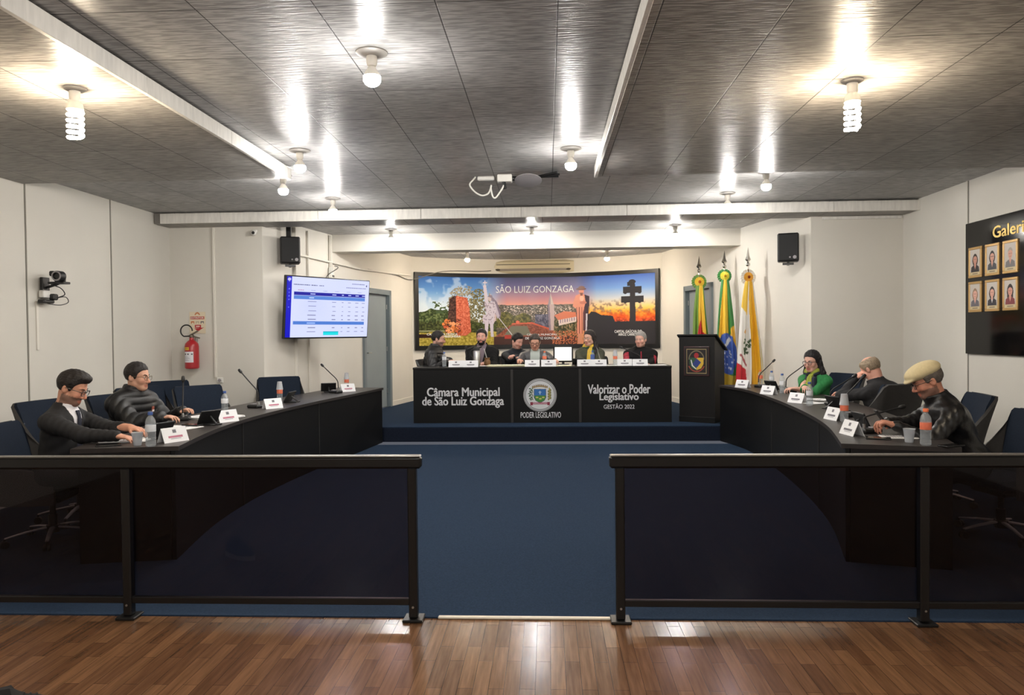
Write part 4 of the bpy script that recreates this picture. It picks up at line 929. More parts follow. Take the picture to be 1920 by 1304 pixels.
# ================================================================== ON THE DESKS
ZD = .77
M_paper = mat('white paper', (232, 231, 230), .7); M_card = mat('white card', (238, 238, 240), .6); M_ink = mat('grey print', (120, 118, 124), .7); M_inkr = mat('reddish print', (190, 120, 140), .7)
M_pet = clear_mat('clear bottle plastic', (.93, .95, .96), rough=.08, diff=(.8, .83, .86, .2)); M_water = clear_mat('water', (.94, .96, .97), rough=.02)
M_cup = clear_mat('translucent cup', (.8, .82, .84), rough=.15, diff=(.8, .82, .85, .35))
M_capb = mat('blue cap', (52, 84, 150), .4); M_capo = mat('orange cap', (226, 110, 60), .4); M_lo = mat('orange label', (232, 120, 88), .5); M_lw = mat('white label', (226, 228, 232), .5); M_lb = mat('blue label', (70, 96, 160), .5)
def atx(u, v, y):
    d = fw + cr*((u-960)/FPX) - cu*((v-652)/FPX); return d.x*y/d.y
def tent(x, y, z, a, label, w_=.19, h_=.1, d_=.085, red=True):
    t = thing('name_card', label, 'name card', (x, y, z), math.radians(a), 'folded name cards')
    b = MB(); k = .0015
    A = [(-w_/2, d_/2, 0), (w_/2, d_/2, 0), (w_/2, 0, h_), (-w_/2, 0, h_), (-w_/2, -d_/2, 0), (w_/2, -d_/2, 0)]
    I_ = [(-w_/2, d_/2-2*k, 0), (w_/2, d_/2-2*k, 0), (w_/2, 0, h_-2.5*k), (-w_/2, 0, h_-2.5*k), (-w_/2, -d_/2+2*k, 0), (w_/2, -d_/2+2*k, 0)]
    b.add(A+I_, [(0, 1, 2, 3), (3, 2, 5, 4), (9, 8, 7, 6), (10, 11, 8, 9), (0, 3, 9, 6), (3, 4, 10, 9), (2, 1, 7, 8), (5, 2, 8, 11), (1, 0, 6, 7), (4, 5, 11, 10)]); b.build('card', M_card, t, smooth=0)
    p = MB(); n = Vector((0, h_, d_/2)).normalized()*.0006
    def q(x0, x1, f0, f1, m): p.add([Vector((x0, d_/2*(1-f0), h_*f0))+n, Vector((x1, d_/2*(1-f0), h_*f0))+n, Vector((x1, d_/2*(1-f1), h_*f1))+n, Vector((x0, d_/2*(1-f1), h_*f1))+n], [(3, 2, 1, 0)], m)
    q(-.014, .014, .62, .84, 0); q(-.055, .055, .3, .44, 1 if red else 0); q(-.04, .04, .22, .25, 0)
    p.build('print', [M_ink, M_inkr], t, smooth=0)
    return t
def bottle(x, y, z, label, cap=M_capb, lab=M_lw, h=.2, lz=(.1, .145), sc=1.0):
    t = thing('water_bottle', label, 'bottle', (x, y, z), random.uniform(0, 6), 'small water bottles')
    R_ = .031*sc
    MB().lathe([(.001, .004), (R_*.8, 0), (R_, .008), (R_, .03), (R_*.94, .04), (R_, .05), (R_, .06), (R_*.94, .07), (R_, .08), (R_, .15*h/.2), (R_*.8, .172*h/.2), (R_*.42, .188*h/.2), (R_*.42, h)], n=20).build('bottle', M_pet, t)
    MB().lathe([(.001, .006), (R_*.93, .01), (R_*.93, .12*h/.2), (.001, .1201*h/.2)], n=18).build('water', M_water, t)
    MB().lathe([(R_*1.02, lz[0]), (R_*1.03, lz[0]+.002), (R_*1.03, lz[1]-.002), (R_*1.02, lz[1])], n=20).build('label_band', lab, t)
    MB().lathe([(R_*.5, h-.004), (R_*.5, h+.013), (R_*.45, h+.016), (.001, h+.016)], n=18).build('cap', cap, t)
    return t
def cup(x, y, z, label, up=True, rz=0):
    t = thing('plastic_cup', label, 'cup', (x, y, z), rz, 'clear plastic cups')
    pr = [(.001, .002), (.024, 0), (.025, .004), (.036, .085), (.038, .088), (.035, .086), (.023, .006), (.001, .006)]
    if not up: pr = [(r, .088-q) for r, q in pr][::-1]
    MB().lathe(pr, n=24).build('cup', M_cup, t)
    return t
def mic(x, y, z, a, label, L_=.42, lean=.55, g='gooseneck microphones'):
    t = thing('microphone', label, 'microphone', (x, y, z), math.radians(a), g)
    MB().box((0, 0, .016), (.11, .15, .032), b=.01).build('base', M_blk, t)
    MB().box((0, .035, .036), (.05, .05, .008), b=.003).build('switch', M_plg, t)
    L_ *= .6
    pts = smooth_path([(0, -.04, .03), (0, -.04, .09), (0, -.02, .09+L_*.28), (0, lean*L_*.5, .09+L_*.6), (0, lean*L_*1.05, .09+L_*.88)], 8)
    MB().tube(pts, .006, 8).build('gooseneck', M_blk, t)
    d = (pts[-1]-pts[-2]).normalized(); e = pts[-1]
    MB().tube([e-d*.005, e+d*.008, e+d*.03, e+d*.05, e+d*.056], [.006, .014, .016, .013, .004], 12).build('capsule', M_blk, t)
    MB().lathe([(.012, .03), (.012, .06), (.006, .065)], (0, -.04, 0), 12).build('collar', M_metal, t)
    return t
M_glass = mat('dark tablet glass', (14, 14, 16), .1, spec=.6)
def tablet(x, y, z, a, label, w_=.19, h_=.125, tilt=30, sc=1):
    t = thing('tablet', label, 'tablet', (x, y, z), math.radians(a), 'tablets on folding stands')
    R = Matrix.Rotation(math.radians(tilt), 3, 'X'); c = Vector((0, 0, 0)) + R @ Vector((0, 0, h_/2)) + Vector((0, .02, .012))
    MB().box(c, (w_, .012, h_), b=.004, R=R).build('body', M_blk, t)
    MB().box(c+R @ Vector((0, .0066, 0)), (w_-.016, .002, h_-.016), R=R).build('display', M_glass, t)
    st = MB(); st.box((0, -.03, .006), (w_*.6, .15, .01), b=.003); top = c+R @ Vector((0, -.01, .01))
    st.tube([top, (0, -.1, .012)], .009, 8); st.box((0, .04, .014), (w_*.5, .012, .025), b=.003); st.build('stand', M_blk, t)
    return t
def papers(x, y, z, a, label, n=3, w_=.21, l_=.297, name='paper_sheets', col=None, text=True):
    t = thing(name, label, 'papers', (x, y, z), math.radians(a), None)
    rs = random.Random(int(x*100)); b = MB()
    for k in range(n): b.box((rs.uniform(-.008, .008), rs.uniform(-.008, .008), .001+.0022*k), (w_, l_, .002), R=Matrix.Rotation(rs.uniform(-.06, .06), 3, 'Z'))
    b.build('sheets', col or M_paper, t)
    if text:
        p = MB(); zz = .0023*n+.0012
        for k in range(9): ww = w_*rs.uniform(.4, .72); p.add([(-w_*.36, l_*.36-k*l_*.08, zz), (-w_*.36+ww, l_*.36-k*l_*.08, zz), (-w_*.36+ww, l_*.36-k*l_*.08-.005, zz), (-w_*.36, l_*.36-k*l_*.08-.005, zz)], [(3, 2, 1, 0)])
        p.build('print', M_ink, t, smooth=0)
    return t
def phone(x, y, z, a, label):
    t = thing('phone', label, 'phone', (x, y, z), math.radians(a)); MB().box((0, 0, .005), (.075, .155, .009), b=.003).build('body', M_blk, t); MB().box((0, 0, .0098), (.069, .148, .0012)).build('display', M_glass, t); return t

# left desk
tent(-2.62, 5.05, ZD, -118, 'white name card on the left desk nearest the railing'); tent(-2.755, 6.22, ZD, -120, 'white name card on the left desk beside the blue-capped far bottle')
tent(-2.78, 7.35, ZD, -130, 'white name card on the left desk before the bottle under a cup'); tent(-2.6, 9.5, ZD, -140, 'white name card at the far end of the left desk')
bottle(-2.66, 4.83, ZD, 'blue-capped water bottle at the near end of the left desk', sc=1.05, h=.215); cup(-2.775, 4.87, ZD, 'empty clear cup at the near end of the left desk')
bottle(-3.05, 6.85, ZD, 'blue-capped water bottle in the middle of the left desk, by the papers')
def capped(x, y, z, l1, l2, lab=M_lo): bottle(x, y, z, l1, M_capo, lab, lz=(.09, .135)); cup(x, y, z+.135, l2, up=False)
capped(-2.98, 8.1, ZD, 'orange-labelled bottle under a cup, left desk before the empty chair', 'clear cup upturned over the bottle before the empty chair, left desk')
capped(-2.72, 9.9, ZD, 'orange-labelled bottle under a cup at the far end of the left desk', 'clear cup upturned over the bottle at the far end of the left desk')
mic(-2.98, 7.42, ZD, 65, 'microphone in the middle of the left desk, its neck leaning left', .5, .62); mic(-2.68, 9.25, ZD, 60, 'microphone at the far end of the left desk beside a tablet', .46, .75); mic(-3.2, 6.35, ZD, 20, 'microphone standing before the man in black quilted jacket', .46, .1)
tablet(-2.79, 5.2, ZD, 70, 'dark tablet beside the near name card on the left desk'); tablet(-2.82, 6.02, ZD, 60, 'dark tablet before the quilted-jacket man')
tablet(-2.84, 8.0, ZD, 85, 'dark tablet edge-on in the middle of the left desk'); tablet(-2.82, 9.4, ZD, 20, 'dark tablet near the far microphone of the left desk')
papers(-2.99, 6.5, ZD, 70, 'open stack of white papers on the left desk beside the bottle', 8, .3, .42); papers(-3.0, 5.8, ZD, 75, 'white sheets with a phone on them on the left desk', 2, .26, .36)
phone(-2.9, 5.9, ZD+.007, 75, 'black phone lying on white sheets on the left desk'); phone(-2.97, 4.86, ZD, -60, 'black phone lying at the near edge of the left desk')
t = papers(-2.98, 5.1, ZD, -80, 'white papers under the hands of the man in suit', 4)
# right desk
tent(2.52, 9.72, ZD, 128, 'white name card on the right desk nearest the lectern', red=False); tent(2.54, 8.66, ZD, 122, 'white name card second from the lectern on the right desk', red=False); tent(2.52, 7.62, ZD, 118, 'white name card on the right desk before the woman in green', red=False)
tent(2.33, 6.15, ZD, 100, 'white name card on the right desk left of the cup-topped bottle', red=False); tent(2.11, 5.26, ZD, 96, 'white name card on the right desk nearest the railing', red=False)
bottle(2.8, 9.92, ZD, 'orange-labelled bottle at the far end of the right desk', M_capo, M_lo); bottle(2.87, 9.66, ZD, 'blue-capped bottle beside the orange one at the far end of the right desk')
bottle(2.72, 8.75, ZD, 'blue-capped bottle between two tablets on the right desk', M_capb, M_lw, .215); bottle(2.53, 7.3, ZD, 'blue-capped bottle before the woman in green', M_capb, M_lw, .215)
capped(2.35, 6.0, ZD, 'orange-labelled bottle under a cup before the balding man', 'clear cup upturned over the bottle before the balding man')
bottle(2.37, 4.77, ZD, 'orange-capped bottle at the near end of the right desk', M_capo, M_lo, .215, sc=1.05); cup(2.33, 4.9, ZD, 'empty clear cup beside the orange-capped bottle on the right desk')
mic(2.76, 9.75, ZD, -60, 'microphone at the far end of the right desk by the flags', .44, .75); mic(2.83, 8.85, ZD, -75, 'microphone leaning towards the woman in green', .5, .8); mic(2.5, 6.35, ZD, -70, 'microphone pointing up before the balding man', .43, .6); mic(2.27, 5.36, ZD, -75, 'microphone bent low over the phone of the man in beige cap', .15, 2.6)
mic(2.78, 7.35, ZD, -80, 'microphone with low neck between the woman in green and the balding man', .34, .9)
tablet(2.74, 9.2, ZD, -60, 'dark tablet on the right desk beside the far bottles'); tablet(2.66, 7.0, ZD, -70, 'dark tablet on the right desk behind the middle bottle'); tablet(2.3, 5.55, ZD, -85, 'dark tablet on the right desk before the man in beige cap', tilt=25)
papers(2.78, 7.95, ZD, 60, 'white sheets on the right desk before the woman in green', 3); papers(2.62, 7.6, ZD, 30, 'white sheets beside the middle bottle on the right desk', 2); papers(2.36, 5.12, ZD, 80, 'white notepad under the phone of the man in beige cap', 3, .15, .21)
phone(2.62, 6.75, ZD, 70, 'black phone lying on the right desk before the balding man'); phone(2.2, 5.05, ZD, 70, 'black phone lying by the near name card on the right desk'); phone(2.5, 4.72, ZD, -65, 'black phone at the near edge of the right desk')
# head table
HZ = CT
def hx(u, y): return atx(u, 670, y)
for u0, y_, lb in ((855, 10.74, 'first name card from the left on the head table'), (882.5, 10.70, 'second name card from the left on the head table'), (998, 10.72, 'third name card from the left on the head table'), (1028.5, 10.72, 'fourth name card from the left on the head table'),
                   (1096, 10.72, 'fifth name card from the left on the head table'), (1123, 10.70, 'sixth name card from the left on the head table'), (1171, 10.74, 'seventh name card from the left on the head table'), (1200, 10.70, 'rightmost name card on the head table')):
    tent(hx(u0, y_), y_, HZ, 180, lb, .215, .095, .07, red=False)
bottle(hx(833, 10.9), 10.9, HZ, 'water bottle beside the man at the left end of the head table', M_capb, M_lw); bottle(hx(1021, 10.9), 10.9, HZ, 'orange-labelled bottle before the man in grey jacket', M_capo, M_lo); bottle(hx(1111, 10.92), 10.92, HZ, 'blue-labelled bottle before the woman with yellow scarf', M_capb, M_lb, lz=(.06, .16))
capped(hx(1153.5, 10.9), 10.9, HZ, 'orange-labelled bottle under a cup beside the grey-haired man', 'clear cup upturned over the bottle beside the grey-haired man')
t = thing('thermos', 'tall steel thermos with black lid before the bearded man', 'thermos', (hx(894, 10.95), 10.95, HZ)); MB().lathe([(.001, 0), (.052, 0), (.054, .01), (.054, .22), (.045, .235), (.001, .235)], n=24).build('body', M_metal, t); MB().lathe([(.047, .233), (.047, .26), (.035, .285), (.001, .29)], n=20).build('lid', M_blk, t); b_ = MB(); b_.tube(smooth_path([(-.045, 0, .25), (-.085, 0, .23), (-.095, 0, .17), (-.055, 0, .1)]), .009, 8); b_.tube([(.03, 0, .27), (.075, 0, .29)], .012, 8); b_.build('handle', M_blk, t)
def gourd(u, y, label, col, wide):
    t = thing('mate_gourd', label, 'gourd', (hx(u, y), y, HZ)); r = .045
    if wide: MB().lathe([(.001, 0), (.03, 0), (.036, .03), (.05, .06), (.075, .075), (.08, .085), (.06, .08), (.001, .078)], n=24).build('gourd', col, t)
    else: MB().lathe([(.001, 0), (.032, .004), (.05, .04), (.048, .075), (.035, .1), (.042, .125), (.038, .125), (.001, .118)], n=24).build('gourd', col, t)
    MB().tube([(.01, 0, .06), (-.04, 0, .24), (-.05, 0, .26)], .007, 8).build('straw', M_metal, t)
gourd(913.5, 10.98, 'brown mate gourd with metal straw beside the thermos', mat('brown gourd', (112, 78, 44), .5), False); gourd(1125, 10.95, 'yellow-green mate gourd with metal straw before the woman', mat('yellow green gourd', (172, 170, 64), .45), True)
tc_ = thing('saucer', 'small white saucer beside the thermos', 'saucer', (hx(908, 10.75), 10.75, HZ)); MB().lathe([(.001, .004), (.04, .004), (.07, .014), (.072, .012), (.04, 0), (.001, 0)], n=28).build('dish', M_plw, tc_)
M_cream = mat('cream paper', (232, 226, 196), .7)
papers(hx(950, 10.86), 10.86, HZ, 90, 'wide open cream ledger between thermos and name cards', 9, .32, .56, 'open_ledger', M_cream); papers(hx(1048, 10.82), 10.82, HZ, 88, 'cream papers right of the fourth name card', 5, .26, .36, 'paper_sheets', M_cream)
papers(hx(1225, 10.85), 10.85, HZ, 90, 'white sheets at the right end of the head table', 2, .26, .36); papers(hx(1143, 10.85), 10.85, HZ, 80, 'white sheets beside the yellow mate gourd', 2, .2, .26)
mic(hx(874, 10.95), 10.95, HZ, 10, 'upright microphone before the bearded man', .3, .05); mic(hx(1196, 10.95), 10.95, HZ, 70, 'microphone leaning left before the grey-haired man', .3, 1.2)
tablet(hx(998, 10.98), 11.0, HZ, 0, 'dark tablet before the man in grey jacket', .26, .14, 60); tablet(hx(1083, 10.95), 10.95, HZ, 0, 'dark tablet before the woman with yellow scarf', .16, .12, 40); tablet(hx(1180, 11.0), 11.05, HZ, 0, 'dark tablet before the grey-haired man', .28, .14, 60); tablet(hx(855, 11.0), 11.05, HZ, -10, 'dark tablet at the left end of the head table', .3, .1, 60)
t = thing('table_monitor', 'small glowing white screen between the man in grey and the woman', 'monitor', (hx(1056, 11.22), 11.22, HZ), 0)
MB().box((0, 0, .165), (.3, .02, .25), b=.01).build('bezel', M_blk, t); MB().box((0, -.0112, .165), (.25, .002, .2)).build('display', mat('glowing white display', (240, 240, 225), .3, emit=(1, .98, .88), es=.55), t); b_ = MB(); b_.box((0, .03, .006), (.18, .14, .012), b=.003); b_.box((0, .02, .05), (.04, .015, .1)); b_.build('stand', M_blk, t)

# ================================================================== PEOPLE (bodies and clothes grown as single smooth surfaces from distance fields)
A3 = lambda *k: np.array(k, np.float32)
def ln(v): return np.sqrt((v*v).sum(-1))
def rc(p, a, b, r1, r2=None):
    a, b = np.asarray(a, np.float32), np.asarray(b, np.float32); r2 = r1 if r2 is None else r2
    ba = b-a; h = np.clip(((p-a)@ba)/max(float(ba@ba), 1e-9), 0, 1); return ln(p-a-h[:, None]*ba)-(r1+(r2-r1)*h)
def el(p, c, r, M=None):
    q = p-np.asarray(c, np.float32)
    if M is not None: q = q@M
    r = np.asarray(r, np.float32); k0 = ln(q/r); k1 = ln(q/(r*r)); return k0*(k0-1)/np.maximum(k1, 1e-6)
def smin(a, b, k): h = np.clip(.5+.5*(b-a)/k, 0, 1); return b+(a-b)*h-k*h*(1-h)
def smax(a, b, k): return -smin(-a, -b, k)
def mesh_field(fun, lo, hi, vox):
    """surface nets over the sparse blocks that the surface crosses"""
    B = 8; lo = np.asarray(lo, np.float32); n = np.ceil((np.asarray(hi)-lo)/(vox*B)).astype(int)
    g = np.stack(np.meshgrid(*[np.arange(k) for k in n], indexing='ij'), -1).reshape(-1, 3)
    d = fun(lo+(g+.5).astype(np.float32)*vox*B); g = g[np.abs(d) < vox*B*1.45]
    off = np.stack(np.meshgrid(*[np.arange(B+1)]*3, indexing='ij'), -1).reshape(-1, 3)
    G = (g[:, None]*B+off[None]); S = np.empty((len(g), (B+1)**3), np.float32)
    CH = 400
    for i in range(0, len(g), CH): q = G[i:i+CH]; S[i:i+CH] = fun((lo+q.reshape(-1, 3).astype(np.float32)*vox)).reshape(len(q), -1)
    S = S.reshape(-1, B+1, B+1, B+1); ins = S < 0
    NX, NY, NZ = (n*B+2); key = lambda c: (c[..., 0]*NY+c[..., 1])*NZ+c[..., 2]
    cnt = np.zeros((len(g), B, B, B), np.int8); crn = [(i, j, k) for i in (0, 1) for j in (0, 1) for k in (0, 1)]
    for i, j, k in crn: cnt += ins[:, i:i+B, j:j+B, k:k+B]
    b, x, y, z = np.nonzero((cnt > 0)&(cnt < 8))
    cell = g[b]*B+np.stack([x, y, z], -1); pos = np.zeros((len(b), 3)); num = np.zeros(len(b))
    val = {c: S[b, x+c[0], y+c[1], z+c[2]] for c in crn}
    for c in crn:
        for ax in range(3):
            if c[ax]: continue
            e = list(c); e[ax] = 1; v0, v1 = val[c], val[tuple(e)]; m = (v0 < 0) != (v1 < 0)
            t = np.where(m, v0/np.where(m, v0-v1, 1), 0); pt = np.tile(np.array(c, float), (len(b), 1)); pt[:, ax] += t
            pos += pt*m[:, None]; num += m
    pos = lo+(cell+pos/num[:, None])*vox
    ids = key(cell); order = np.argsort(ids); sid = ids[order]
    quads = []
    for ax in range(3):
        sl0 = [slice(0, B)]*3; sl1 = [slice(0, B)]*3; sl1[ax] = slice(1, B+1)
        a_, b_ = ins[(slice(None), *sl0)], ins[(slice(None), *sl1)]
        bb, x, y, z = np.nonzero(a_ != b_)
        if not len(bb): continue
        flip = a_[bb, x, y, z]; c0 = g[bb]*B+np.stack([x, y, z], -1); u, v = (ax+1) % 3, (ax+2) % 3; q = []
        for du, dv in ((-1, -1), (0, -1), (0, 0), (-1, 0)): c1 = c0.copy(); c1[:, u] += du; c1[:, v] += dv; q.append(key(c1))
        q = np.stack(q, -1); pi = np.searchsorted(sid, q); pi = np.clip(pi, 0, len(sid)-1); ok = (sid[pi] == q).all(-1)
        f = order[pi]; f = np.where(flip[:, None], f, f[:, ::-1]); quads.append(f[ok])
    F = np.concatenate(quads) if quads else np.zeros((0, 4), int)
    return pos, F
def field_obj(name, fun, lo, hi, vox, mats, parent, paint=None, matsel=None):
    P, F = mesh_field(fun, lo, hi, vox)
    if not len(F): return None
    me = bpy.data.meshes.new(name); me.from_pydata(P.tolist(), [], F.tolist())
    for m in (mats if isinstance(mats, (list, tuple)) else [mats]): me.materials.append(m)
    if paint is not None:
        c = np.clip(paint(P.astype(np.float32))/255., 0, 1); c = np.where(c <= .04045, c/12.92, ((c+.055)/1.055)**2.4)
        at = me.color_attributes.new('Col', 'FLOAT_COLOR', 'POINT'); at.data.foreach_set('color', np.concatenate([c, np.ones((len(c), 1))], 1).astype(np.float32).ravel())
    if matsel is not None: me.polygons.foreach_set('material_index', matsel(P[F].mean(1)).astype(np.int32))
    fin(me, 180); return link(name, me, parent)
def rot(ax, a): return np.array(Matrix.Rotation(a, 3, ax), np.float32)
M_skin = mat('skin', (200, 150, 130), .55, spec=.35, attr='base')
M_eye = [mat('eye white', (214, 206, 200), .3), mat('dark iris', (46, 32, 26), .2)]
M_gl = mat('dark spectacle frame', (26, 22, 22), .35); M_gl2 = mat('thin metal spectacle frame', (130, 110, 80), .3, metal=.8)
M_lens = clear_mat('spectacle lens', (.93, .94, .95), rough=.02)
M_black_cl = mat('black cloth', (18, 17, 18), .8, spec=.25, var=.15, vscale=25, bump=.2, bscale=300); M_trous = mat('dark trousers', (30, 31, 36), .85); M_shoe = mat('black shoe leather', (20, 18, 18), .4)

def person(label, head, yaw, floor, hands, seat=.5, lean=.15, side=0., headyaw=0., headpitch=0., headroll=0., vox=.0065, skin=(204, 154, 132), hair=None, hairc=(34, 27, 24), fem=False, beard=None,
           cloth='jacket', clothm=None, puff=0, neck='collar', shirt=None, glasses=None, extra=(), fat=1., poles=(None, None), eyes=True, curl=.7, hairtop=False, pelvis=None, seat_y=0., paintsel=None, collarh=.05):
    """head = world point between the eyes; yaw = world heading of the chest in degrees (0 = +y); hands = two world wrist targets (left, right) or None"""
    ya = math.radians(yaw); Rw = rot('Z', ya); Rl = Rw.T
    hz = head[2]-floor
    # spine
    sd = np.array((math.sin(side), math.sin(lean)*math.cos(side), math.cos(lean)*math.cos(side)), np.float32)
    pz = seat+.075; L0 = (hz-pz-.135*math.cos(lean*.5))/sd[2]      # length pelvis -> neck base
    k = min(max(L0/.53, .86), 1.12); L0 = k*.53 if not (.46 < L0 < .6) else L0
    pel = A3(0, 0, pz); nb = pel+sd*L0
    hup = np.array((math.sin(side*.5), math.sin(lean*.6), math.cos(lean*.6)), np.float32)
    H = nb+hup*.14+A3(0, .045, 0)
    dz = hz-H[2]; pel[2] += dz; nb[2] += dz; H[2] += dz
    Rh = rot('Z', math.radians(headyaw))@rot('X', -math.radians(headpitch))@rot('Y', math.radians(headroll))
    root = np.array(head, np.float32)[:2]-(Rw@H)[:2]
    t = thing('person', label, 'person', (float(root[0]), float(root[1]), floor), ya)
    R0 = A3(float(root[0]), float(root[1]), floor)
    toL = lambda w: Rl@(np.array(w, np.float32)-R0)
    up = sd; X = A3(1, 0, 0); X = X-up*(X@up); X /= np.linalg.norm(X); Fd = np.cross(up, X)
    T = np.stack([X, Fd, up], 1).astype(np.float32)     # torso axes as columns
    sw = (.155 if fem else .182)*(1+.35*max(0, fat-1.1))
    ctr_ = lambda f: pel+up*(L0*f)
    S = [ctr_(.81)-X*sw, ctr_(.81)+X*sw]
    arms = []
    for i in (0, 1):
        w_ = toL(hands[i]) if hands[i] is not None else pel+A3((-1, 1)[i]*.13, .3, .12)
        L1, L2 = .30*k, .262*k; d = w_-S[i]; D = np.linalg.norm(d)
        if D > (L1+L2)*.985: w_ = S[i]+d/D*(L1+L2)*.985; d = w_-S[i]; D = np.linalg.norm(d)
        a_ = (L1*L1-L2*L2+D*D)/(2*D); h_ = math.sqrt(max(L1*L1-a_*a_, 1e-4)); u = d/D
        pol = A3((-1, 1)[i]*.4, -.25, -1) if poles[i] is None else A3(*poles[i]); pol = pol-u*(pol@u); pol /= np.linalg.norm(pol)
        arms.append((S[i], S[i]+u*a_+pol*h_, w_))
    hip = [pel+A3(-.09, .02, -.02), pel+A3(.09, .02, -.02)]
    knee = [A3(-.13, .45, seat+.03), A3(.13, .45, seat+.03)]; ank = [A3(-.14, .40, .1), A3(.14, .42, .1)]
    q_ = lambda p: (p-H)@Rh
    def dressed(d, keep, lim): return np.where(keep, d, lim)
    # ---- fields
    def f_head(p):
        q = q_(p); ax = np.abs(q[:, 0]); m = np.stack([ax, q[:, 1], q[:, 2]], -1)
        d = smin(el(q, (0, -.012, .032), (.075, .096, .09)), el(q, (0, .018, -.042), (.058 if not fem else .054, .07, .076)), .03)
        d = smin(d, rc(m, (0, .064, -.096), (.014, .06, -.096), .019 if not fem else .015), .03)
        d = smin(d, rc(m, (.022, .05, -.088), (.05, -.0, -.062), .018), .03)
        d = smin(d, el(m, (.04, .054, -.03), (.026, .026, .026)), .02)
        d = smin(d, rc(m, (.012, .079, .021), (.042, .066, .02), .0095), .014)
        d = smax(d, -el(m, (.031, .094, .002), (.018, .02, .011)), .012)
        d = smin(d, el(m, (.031, .069, .002), (.016, .0125, .0125)), .004)
        d = smin(d, rc(q, (0, .084, .008), (0, .106, -.034), .0075, .0125), .012)
        d = smin(d, rc(m, (0, .098, -.041), (.012, .094, -.041), .0085), .007)
        d = smin(d, rc(m, (0, .086, -.066), (.018, .079, -.069), .0062, .004), .005); d = smin(d, rc(m, (0, .084, -.077), (.016, .078, -.075), .0072, .004), .005)
        d = smin(d, el(m, (.077, -.014, -.008), (.011, .021, .033), rot('Z', .35)), .006); d = smax(d, -el(m, (.088, -.008, -.004), (.007, .011, .018)), .004)
        d = smin(d, rc(p, H+Rh@A3(0, -.022, -.06), nb-up*.03, .052 if not fem else .045, .06 if not fem else .05), .03)
        return d
    hg = []
    for i in (0, 1):
        s_, e_, w_ = arms[i]; f = (w_-e_)/np.linalg.norm(w_-e_); f = f+A3(0, 0, -.12 if f[2] > -.5 else 0); f /= np.linalg.norm(f)
        inn = A3((1, -1)[i], 0, 0); sdv = np.cross(f, A3(0, 0, 1)); sdv /= max(np.linalg.norm(sdv), 1e-3); sdv = sdv*(-1 if i == 1 else 1)*1.0   # towards the thumb
        dn = np.cross(f, sdv); dn = dn if dn[2] < 0 else -dn
        hg.append((w_, f, sdv, dn))
    def f_hand(p, i):
        w_, f, s_, dn = hg[i]; r = .0078 if not fem else .007; r = max(r, vox*.95)
        M = np.stack([s_, f, dn], 1).astype(np.float32)
        d = el(p, w_+f*.047, (.041, .056, .0165), M); d = smin(d, rc(p, w_-f*.05, w_+f*.012, .027, .024), .02)
        for j, (o, L_) in enumerate(((.029, .9), (.010, 1.02), (-.010, .96), (-.028, .76))):
            c = curl*(.75+.12*j); a = w_+f*.085*(1-.05*abs(j-1.2))+s_*o
            d1 = f*math.cos(c*.6)+dn*math.sin(c*.6)+s_*o*2.2; d1 /= np.linalg.norm(d1); b = a+d1*.042*L_
            d2 = f*math.cos(c*1.5)+dn*math.sin(c*1.5)+s_*o*1.0; d2 /= np.linalg.norm(d2); e = b+d2*.028*L_
            d3 = f*math.cos(c*2.3)+dn*math.sin(c*2.3); g = e+d3*.02*L_
            d = smin(d, np.minimum(np.minimum(rc(p, a, b, r*1.12, r), rc(p, b, e, r, r*.93)), rc(p, e, g, r*.93, r*.8)), .007)
        a = w_+f*.025+s_*.026; b = a+(f*.75+s_*.6+dn*.35)*.045; e = b+(f*.95+s_*.1+dn*.35)*.033
        return smin(d, np.minimum(rc(p, a, b, r*1.5, r*1.2), rc(p, b, e, r*1.2, r*.95)), .012)
    def torso(p, g):
        q = (p-pel)@T; sc = L0/.53
        d = el(q, (0, .005, .34*sc), ((.16 if fem else .175)*fat+g, .105*fat+g, .2*sc+g))
        d = smin(d, el(q, (0, .022*fat, .13*sc), (.15*fat+g, .115*fat+g, .19*sc+g)), .07)
        d = smin(d, el(q, (0, 0, .0), (.17*fat+g, .125+g, .12+g)), .06)
        d = smin(d, rc(p, S[0]+X*.05+up*.01, S[1]-X*.05+up*.01, .056+g), .06)
        d = smin(d, rc(p, ctr_(.86), nb+up*.01, .075+g*.6, .056+g*.6), .075)
        if fem: m = np.stack([np.abs(q[:, 0]), q[:, 1], q[:, 2]], -1); d = smin(d, el(m, (.075, .085, .31*sc), (.06+g*.5, .055+g*.5, .06+g*.5)), .04)
        return d
    def f_arm(p, i, g, cuff=0.):
        s_, e_, w_ = arms[i]; u = (w_-e_)/np.linalg.norm(w_-e_); w2 = w_-u*cuff
        fs = .9 if fem else 1.
        return smin(rc(p, s_, e_, .053*fs+g, .041*fs+g), rc(p, e_, w2, .041*fs+g, .028*fs+g*.8), .03)
    def legs(p, g, foot=True):
        d = None
        for i in (0, 1):
            a = smin(rc(p, hip[i], knee[i], .088+g, .062+g), rc(p, knee[i], ank[i], .058+g, .04+g), .03); d = a if d is None else smin(d, a, .03)
            if foot: d = np.minimum(d, rc(p, ank[i]+A3(0, 0, -.05), ank[i]+A3(0, .14, -.065), .038, .028))
        return d
    hand_lo = [np.minimum(hg[i][0]-.2, hg[i][0]-.2) for i in (0, 1)]
    def near(p, c, r): return np.flatnonzero(ln(p-c) < r)
    def far(p, c, r): return ln(p-c)-r+.12
    def f_body(p):
        d = smin(torso(p, -.004), legs(p, -.004), .04)
        for i in (0, 1): d = smin(d, f_arm(p, i, -.004), .035)
        for fn, c, r, kk in ((f_head, H-hup*.05, .26, .02), (lambda x: f_hand(x, 0), hg[0][0], .2, .012), (lambda x: f_hand(x, 1), hg[1][0], .2, .012)):
            ix = near(p, c, r)
            if len(ix): d[ix] = smin(d[ix], fn(p[ix]), kk)
        return d
